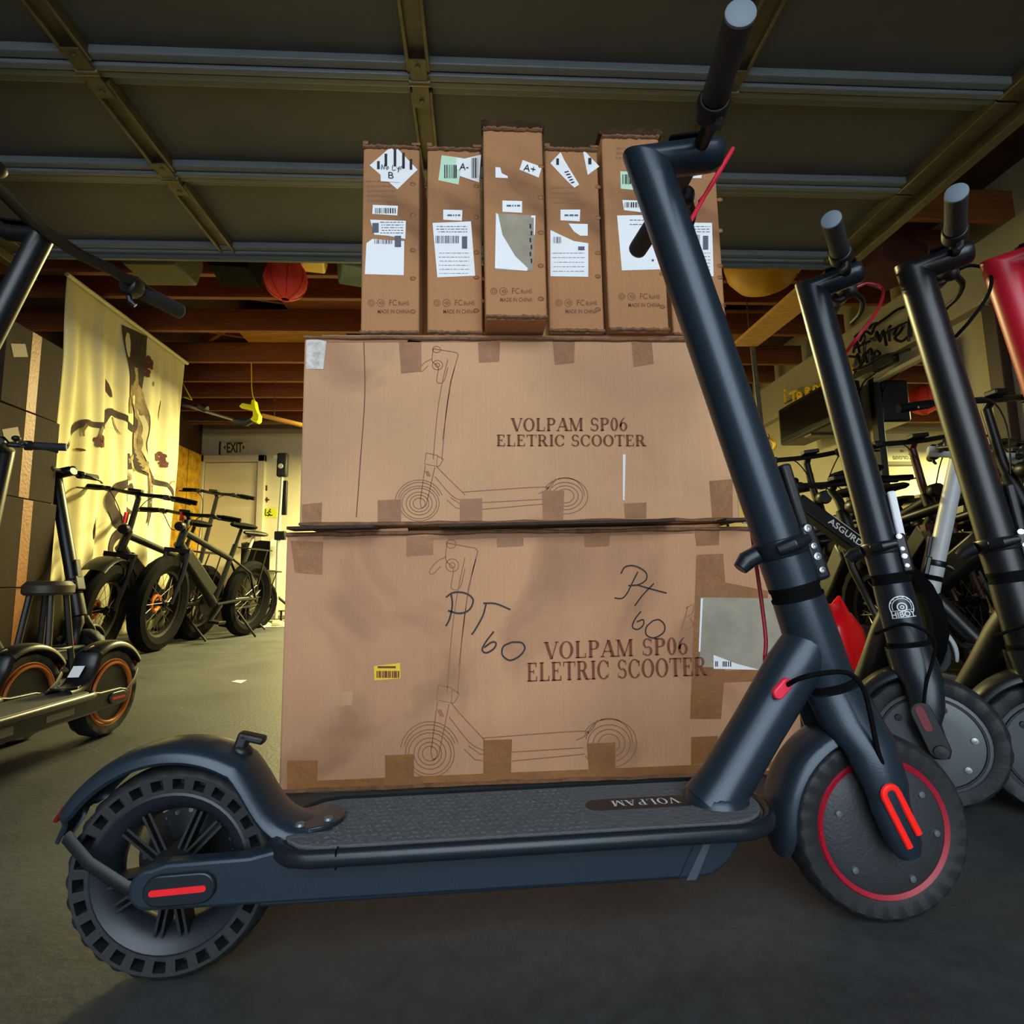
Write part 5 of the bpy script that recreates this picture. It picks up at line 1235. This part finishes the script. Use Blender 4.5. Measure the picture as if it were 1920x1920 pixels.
MB().box((.02, 0, .98), (.12, .07, .10)).build('collar', M_bk, rs, bevel=.01)
# folding chairs leaning together
P_ = at(505, 1150, Y=6.9)
for i in range(3):
    ch = thing('folding_chair', 'black folding chair folded flat before the white cabinet, %s of three' % ('front', 'middle', 'rear')[i], 'chair', (P_.x-.02-.05*i, 6.75+.06*i, 0), .10, 'folded chairs by the white cabinet')
    MB().prism([(-.20, .0), (.20, 0), (.20, .82), (.12, .94), (-.06, .98), (-.20, .90)], (0, 0, .5), (1, 0, 0), (0, 0, .46), (0, .02, 0)).build('backrest', M_blk2, ch, bevel=.008)
    MB().box((0, .01, .42), (.38, .025, .36)).build('seat', M_black, ch, bevel=.01)
    for s in (-1, 1): MB().tube([(s*.205, .0, .0), (s*.205, .0, .93)], .012, 8).build('leg', M_bk, ch)
    MB().cyl((-.2, .0, .15), (.2, 0, .15), .009, 8).build('stretcher', M_bksil, ch)
# white cabinet
a = at(516, 1012, Y=6.95)
wc = thing('white_cabinet', 'white enamel cabinet against the back wall beside the cartons', 'cabinet', (a.x+.30, 7.02, 0))
hh = a.z
MB().box((0, 0, hh/2), (.60, .5, hh-.004)).build('cabinet_body', M_offw, wc, bevel=.008)
MB().box((0, -.258, hh*.55), (.58, .016, hh*.84)).build('cabinet_door', M_offw, wc, bevel=.006)
MB().box((0, -.252, .05), (.58, .008, .04)).build('kick_plate', mat('kick_grey', (120, 118, 100), .5), wc)
# bin
P_ = at(466, 1150, Y=6.55)
bn = thing('waste_bin', 'grey plastic waste bin with pale contents below the door handle', 'bin', (P_.x, 6.75, 0))
MB().loft([[V((w*cos(a_+pi/4), w*.8*sin(a_+pi/4), z)) for a_ in [2*pi*j/16 for j in range(16)]] for w, z in [(.15, 0), (.20, .56), (.21, .56), (.21, .585), (.19, .585), (.18, .50)]]).build('bin_body', mat('bin_grey', (98, 92, 70), .6), bn)
MB().sphere((0, 0, .53), .15, 14, 8, sc=(1, .8, .6)).build('liner', mat('liner_white', (214, 210, 190), .6), bn)
# shoes
for i, (x, y, lab) in enumerate([(484, 1176, 'pale slip on shoe on the floor below the bin, left one'), (515, 1176, 'pale slip on shoe on the floor beside the lowest carton, right one')]):
    P_ = at(x, y, Z=0)
    sh_ = thing('slip_on_shoe', lab, 'shoe', P_, .1, 'pale shoes on the back floor')
    MB().loft([[V((u, w*sin(2*pi*j/12), .006+max(-.004, .014*cos(2*pi*j/12)))) for j in range(12)] for u, w in [(-.14, .02), (-.12, .04), (-.04, .04), (.06, .05), (.12, .038), (.14, .015)]]).build('sole', M_offw, sh_)
    MB().loft([[V((u, w*cos(pi*j/8), .014+h_*sin(pi*j/8))) for j in range(9)] for u, w, h_ in [(-.02, .04, .05), (.03, .046, .058), (.09, .042, .04), (.125, .02, .02)]]).build('upper', mat('shoe_upper', (150, 150, 130), .6), sh_)
# paper scraps on the floor
o = MB().add([at(x, y, Z=.0015)-at(449, 1278, Z=0) for x, y in [(434, 1278), (444, 1275), (463, 1275), (452, 1281)]]+[at(x, y, Z=.0005)-at(449, 1278, Z=0) for x, y in [(434, 1278), (444, 1275), (463, 1275), (452, 1281)]], [(0, 1, 2, 3), (7, 6, 5, 4), (0, 4, 5, 1), (1, 5, 6, 2), (2, 6, 7, 3), (3, 7, 4, 0)]).build('paper_scrap', M_white, None, smooth=False)
o.location = at(449, 1278, Z=0); tag(o, 'white paper scrap lying on the floor left of the cartons', 'paper')
# lime pruning saw hung under the joists
Yp = 4.92
hd = at(466, 778, Y=Yp)
ps = thing('pole_saw', 'lime yellow pole saw with grey shaft hung under the joists', 'saw', hd)
L0 = at(356, 757, Y=Yp)-hd; L1 = at(438, 787, Y=Yp)-hd
MB().tube([L0*1.5, L1], .014, 10).build('shaft', mat('shaft_grey', (130, 128, 118), .35, metal=.5), ps)
MB().tube([at(374, 762, Y=Yp)-hd, at(388, 768, Y=Yp)-hd], .032, 12).build('shaft_grip', M_black, ps)
MB().tube([at(440, 788, Y=Yp)-hd, at(462, 792, Y=Yp)-hd, at(472, 786, Y=Yp)-hd], [.03, .036, .03], 12).build('motor_cover', M_black, ps)
hp = [(450, 764), (456, 757), (472, 760), (474, 750), (480, 752), (483, 768), (489, 780), (488, 790), (483, 794), (470, 788), (476, 782), (476, 772), (468, 768)]
MB().prism([((at(x, y, Y=Yp)-hd).x, (at(x, y, Y=Yp)-hd).z) for x, y in hp], (0, -.03, 0), (1, 0, 0), (0, 0, 1), (0, .07, 0)).build('housing', M_lime, ps, bevel=.008)
MB().tube([at(478, 752, Y=Yp)-hd, at(474, 742, Y=Yp)-hd, at(472, 728, Y=Yp)-hd, V((.0, 0, 2.5-hd.z))], .004, 6).build('hanging_wire', M_yel, ps)
MB().tube([at(345, 745, Y=Yp)-hd, at(360, 750, Y=Yp)-hd, V((-.72, 0, 2.45-hd.z))], .005, 6).build('hanging_wire', M_lime, ps)
pa = at(492, 779, Y=5.41); pb = at(566, 797, Y=5.41)-pa
wp = thing('wooden_pole', 'bare wooden pole hung under the rear joists', 'pole', pa)
MB().tube([V((0, 0, 0)), pb*1.9], .022, 12).build('shaft', M_pine, wp)
for k_ in (.3, 1.7): MB().cyl(pb*k_+V((0, 0, -.02)), pb*k_+V((0, 0, 2.45-pa.z-pb.z*k_)), .004, 6).build('hanging_cord', M_steel, wp)
o = MB().tube([V((0, 0, 0)), V((2.6, 0, -.03))], .018, 12).build('conduit_pipe', M_steel, None)
o.location = at(352, 788, Y=6.3); tag(o, 'thin metal conduit running along under the rear joists', 'pipe')
# ------------------------------------------------------------------ lanterns and lamps
M_lant = mat('lantern_paper', (244, 66, 44), .7, var=.08, vscale=30)
def lantern(label, c, r):
    t = thing('paper_lantern', label, 'lantern', c, 0, 'round red paper lanterns')
    mb = MB(); n, k = 32, 20; vs = []; fs = []
    for i in range(k+1):
        th = .22+(pi-.44)*i/k
        for j in range(n):
            a = 2*pi*j/n; rr = r*sin(th)*(1-.025*abs(sin(a*4)))*(1-.012*(i % 2)); vs.append((rr*cos(a), rr*sin(a), r*cos(th)))
    for i in range(k):
        for j in range(n): fs.append((i*n+j, (i+1)*n+j, (i+1)*n+(j+1) % n, i*n+(j+1) % n))
    mb.add(vs, fs).build('shade', M_lant, t)
    MB().ring((0, 0, r*.975), (0, 0, 1), r*.22, .006, 20, 6).build('top_ring', M_black, t)
    MB().ring((0, 0, -r*.975), (0, 0, 1), r*.22, .006, 20, 6).build('bottom_ring', M_lant, t)
    for q in range(8):
        a = 2*pi*(q+.5)/8
        MB().tube([(r*1.003*sin(th)*cos(a), r*1.003*sin(th)*sin(a), r*1.003*cos(th)) for th in [.22+(pi-.44)*i/10 for i in range(11)]], .0018, 5).build('rib', mat('lantern_rib', (140, 30, 22), .7), t)
    MB().cyl((0, 0, r*.9), (0, 0, 2.42-c[2]), .002, 5).build('cord', M_black, t)
c_ = at(536, 524, Y=3.16); lantern('red paper lantern hanging left of the small cartons', c_, .124)
XM = 3.055
def mir(px, py, Y):                                          # the point at depth Y that the mirror on the right wall shows at a pixel
    d = F2+R3*((px-960)/CF)+U3*((960-py)/CF); s = Y/d.y
    return V((2*XM-d.x*s, d.y*s, CH+d.z*s))
lantern('red paper lantern seen in the wall mirror at the right', mir(1728, 750, 5.41), .15)
def shop_light(c, lab, L_=1.25):
    t = thing('shop_light', lab, 'lamp', c, 0, 'long shop lights under the joists')
    MB().prism([(-.09, 0), (.09, 0), (.05, .05), (-.05, .05)], (-L_/2, 0, .03), (0, 1, 0), (0, 0, 1), (L_, 0, 0)).build('reflector_housing', M_offw, t, bevel=.003)
    for y in (-.04, .04): MB().cyl((-L_/2+.02, y, .015), (L_/2-.02, y, .015), .012, 10).build('tube', mat('tube_glow', (255, 232, 150), .5, emit=6), t)
    for x in (-.4, .4): MB().cyl((x, 0, .08), (x, 0, 2.42-c[2]), .002, 5).build('chain', M_steel, t)
shop_light((-.55, 4.92, 2.13), 'shop light behind the carton stack, nearer the curtain')
shop_light((-.6, 6.34, 2.13), 'shop light behind the carton stack, nearer the back wall')
shop_light((.75, 4.92, 2.13), 'shop light behind the scooters at the right')
# ------------------------------------------------------------------ right side
# mirror with frame on the wall
ya, yb_ = at(1788, 700, X=XM).y, at(1650, 800, X=XM).y
z1 = at(1786, 640, X=XM).z; z0 = .95
mr = thing('wall_mirror', 'large framed mirror on the right wall behind the bicycles', 'mirror', (XM, (ya+yb_)/2, z0))
MB().box((.012, 0, (z1-z0)/2), (.004, yb_-ya, z1-z0)).build('glass', mat('mirror_glass', (225, 228, 220), .02, metal=1), mr, smooth=False)
for y, w in ((-(yb_-ya)/2, .035), ((yb_-ya)/2+.03, .06)): MB().box((0, y, (z1-z0)/2), (.035, w, z1-z0+.05)).build('frame_side', M_wallw if w < .05 else M_bk, mr, bevel=.004)
for z in (0, z1-z0): MB().box((0, 0, z), (.035, yb_-ya, .03)).build('frame_rail', M_wallw, mr, bevel=.004)
# the sign the mirror shows, letters the right way round on the back wall
qa = [mir(1656, 840, YB-.03), mir(1715, 840, YB-.03), mir(1656, 872, YB-.03)]
cs = thing('beer_sign', 'cream light box with dark script on the back wall, seen reversed in the mirror', 'sign', ((qa[0].x+qa[1].x)/2, YB-.03, qa[2].z))
w_ = abs(qa[1].x-qa[0].x); h_ = abs(qa[0].z-qa[2].z)
MB().box((0, .01, h_/2), (w_, .05, h_)).build('sign_box', mat('box_cream', (240, 240, 200), .5), cs, bevel=.005)
MB().box((0, .005, .02), (w_, .06, .05)).build('sign_base', mat('base_grey', (120, 118, 96), .5), cs, bevel=.004)
mb = MB(); put_text(mb, 'Corona', V((-w_*.34, -.018, h_*.30)), V((w_*.30, -.018, h_*.30)), V((-w_*.34, -.018, h_*.62)), shear=.3)
mb.build('sign_letters', MATS['exit_green'], cs, smooth=False, kind='stuff')
MB().poly([V((w_*.0+.03*cos(a), -.018, h_*.8+.02*sin(a))) for a in [2*pi*i/10 for i in range(10)]]).build('sign_crown', mat('crown_gold', (170, 150, 60), .5), cs, smooth=False)
# neon sign of dark tubes
XN = 3.0
ns_ = thing('neon_sign', 'unlit neon sign of black bent tubes high on the right wall', 'sign', at(1655, 640, X=XN))
def npx(px, py): return at(px, py, X=XN-.03)-ns_.location
rn = random.Random(4)
def stroke(pts, r_=.010, name='neon_tube', m_=None): MB().tube(spline([npx(x, y) for x, y in pts], 5), r_, 6).build(name, m_ or M_bk, ns_)
for s in ([(1600, 662), (1606, 640), (1612, 662)], [(1604, 652), (1630, 640)], [(1622, 640), (1622, 664), (1632, 654), (1636, 664)], [(1640, 640), (1644, 622), (1650, 640), (1656, 620), (1662, 648)], [(1668, 640), (1667, 618), (1670, 610)], [(1676, 628), (1684, 612), (1694, 610), (1688, 622), (1678, 634), (1690, 640), (1702, 632)], [(1704, 640), (1706, 590), (1708, 632)],
          [(1604, 684), (1608, 664), (1614, 684), (1620, 664), (1626, 680)], [(1630, 678), (1632, 660)], [(1636, 676), (1642, 658), (1650, 664), (1640, 670)], [(1612, 640), (1622, 622), (1634, 626), (1640, 612), (1650, 604), (1664, 594), (1680, 582), (1694, 576)], [(1630, 616), (1636, 608), (1644, 606)], [(1592, 668), (1612, 670)], [(1600, 694), (1628, 684), (1654, 668), (1680, 662), (1706, 655)], [(1610, 690), (1622, 674)], [(1664, 664), (1672, 672), (1682, 668)]): stroke(s)
stroke([(1602, 632), (1608, 626), (1616, 622), (1622, 634), (1616, 646)], .007); stroke([(1632, 636), (1660, 624), (1700, 604)], .007)
MB().box(npx(1655, 680)+V((.02, 0, 0)), (.05, .22, .07)).build('transformer', M_bk, ns_, bevel=.008)
stroke([(1655, 684), (1640, 700), (1620, 716), (1612, 735)], .006, 'power_cord')
# yellow lettering sign and dark set below it
ys = thing('yellow_letter_sign', 'row of yellow bent letters along the right wall below the ceiling', 'sign', at(1535, 720, X=XN))
def ypx(px, py): return at(px, py, X=XN-.03)-ys.location
for s in ([(1473, 754), (1472, 738)], [(1481, 738), (1494, 732)], [(1488, 735), (1489, 752)], [(1496, 744), (1503, 741), (1500, 735), (1496, 740), (1498, 748), (1505, 745)], [(1512, 742), (1512, 728), (1520, 728), (1514, 735), (1522, 740)], [(1527, 738), (1527, 724), (1534, 724), (1534, 734)], [(1540, 732), (1540, 720), (1546, 722), (1546, 730)], [(1578, 700), (1586, 690), (1596, 688), (1598, 700), (1586, 708), (1578, 700)], [(1588, 712), (1596, 706), (1598, 716), (1590, 718)]):
    MB().tube(spline([ypx(x, y) for x, y in s], 4), .013, 6).build('letter', M_yel, ys)
MB().sphere(ypx(1473, 731), .02, 10, 6).build('letter_dot', M_yel, ys)
MB().tube([ypx(1468, 752)+V((.02, 0, -.02)), ypx(1600, 692)+V((.02, 0, -.02))], .008, 6).build('backing_rail', M_bk, ys)
a, b = at(1458, 775, X=2.75), at(1560, 735, X=2.75)
tv = thing('wall_television', 'dark boxy television on a wall bracket under the yellow letters', 'television', (2.75, (a.y+b.y)/2, a.z-.30))
MB().box((.12, 0, .16), (.24, abs(a.y-b.y), .34)).build('casing', M_bk, tv, bevel=.02)
MB().box((-.004, 0, .17), (.008, abs(a.y-b.y)*.88, .26)).build('screen', mat('dark_glass', (12, 14, 14), .12), tv, bevel=.003)
MB().box((.22, 0, .0), (.40, .10, .05)).build('bracket', M_steel, tv, bevel=.004)
# pillar between, trim post at the wall end
struct('trim_2', MB().box((XR-.06, at(1612, 850, X=XR-.06).y+.06, .95), (.08, .20, 1.9)), mat('pillar_grey', (74, 70, 56), .6), bevel=.005)
struct('trim_3', MB().box((XR-.03, at(1893, 760, X=XR).y, 1.2), (.06, .09, 2.4)), mat('dark_trim', (48, 26, 16), .6), bevel=.005)
# yellow shell, plank and hook under the joists
c_ = at(1432, 500, Y=3.2)
o = MB().lathe([(.0, -.22), (.08, -.21), (.16, -.17), (.215, -.10), (.235, -.02), (.235, 0), (.225, 0), (.20, -.10), (.14, -.165), (0, -.205)], (0, 0, 0), (0, 0, 1), 32).build('lamp_shade', mat('amber_shade', (206, 150, 30), .5, var=.12, vscale=6), None)
o.location = (c_.x, 3.2, 2.40); tag(o, 'yellow rounded shade hung under the joists right of the small cartons', 'shade')
ZP = 2.08; pp = [at(1372, 650, Z=ZP), at(1420, 650, Z=ZP), at(1506, 583, Z=ZP), at(1492, 545, Z=ZP)]
pc = sum(pp, V())/4
o = MB().add([p-pc for p in pp]+[p-pc+V((0, 0, .022)) for p in pp], [(0, 1, 2, 3), (7, 6, 5, 4), (0, 4, 5, 1), (1, 5, 6, 2), (2, 6, 7, 3), (3, 7, 4, 0)]).build('hanging_plank', M_pine, None, bevel=.002)
o.location = pc; tag(o, 'yellow pine plank hung level below the joists at the right', 'plank')
for p in (pp[0].lerp(pp[3], .2)+V((.05, 0, 0)), pp[2].lerp(pp[3], .5)): MB().cyl(p-pc, p-pc+V((0, 0, 2.45-ZP)), .004, 6).build('hanger_rod', M_steel, o)
hp0 = at(1411, 650, Z=ZP); hp1 = at(1428, 806, Y=hp0.y)
hk = thing('hanging_hook', 'rusty grey strap hanging from the plank with yellow rings at its end', 'hook', hp0)
MB().bar((0, 0, .0), hp1-hp0, .035, .012, (0, 1, 0)).build('strap', mat('rusty_steel', (92, 84, 56), .6, metal=.4, var=.3, vscale=20), hk, bevel=.002)
rc = at(1440, 834, Y=hp0.y)-hp0
for k_ in (-.012, .012): MB().ring(rc+V((0, k_, 0)), (0.35, 1, 0), .052, .008, 24, 8).build('ring', M_yel, hk)
MB().ring(rc+V((0, 0, .055)), (1, 0, 0), .02, .006, 14, 6).build('hook_eye', M_steel, hk)
# odds and ends stored up in the joists
for i, (px, py, Y, w, h, m_, nm, lab, cat) in enumerate([(303, 492, 3.16, .34, .16, mat('crate_olive', (92, 86, 62), .7), 'plastic_crate', 'olive plastic crate hung below the joists by the garage door edge', 'crate'), (440, 498, 3.16, .25, .14, M_blk2, 'dark_bundle', 'dark bundle hung below the joists left of the red lantern', 'bundle'), (585, 480, 3.16, .16, .08, M_yel, 'yellow_tool_case', 'yellow tool case below the joists beside the red lantern', 'case'), (660, 494, 3.16, .16, .16, mat('bag_stripe', (96, 120, 116), .8, var=.5, vscale=2, stretch=(1, 1, 12)), 'striped_bag', 'grey striped bag hanging left of the first small carton', 'bag'), (1655, 490, 3.16, .5, .2, mat('box_maroon', (72, 30, 18), .8), 'maroon_box', 'maroon storage box below the joists at the right', 'box')]):
    P_ = at(px, py, Y=Y); t = thing(nm, lab, cat, (P_.x, Y, P_.z-h/2), .1*i)
    MB().loft([[V((sx_*w*s_, sy_*.14*s_, z)) for sx_, sy_ in ((-.5, -1), (.5, -1), (.5, 1), (-.5, 1))] for s_, z in ((.86, 0), (1, h*.8), (1, h))]).build('shell', m_, t, bevel=.012)
    MB().tube([(-w*.3, 0, h-.01), (-w*.3, 0, 2.41-P_.z+h/2)], .006, 6).build('hanger', M_bk, t); MB().tube([(w*.3, 0, h-.01), (w*.3, 0, 2.41-P_.z+h/2)], .006, 6).build('hanger', M_bk, t)
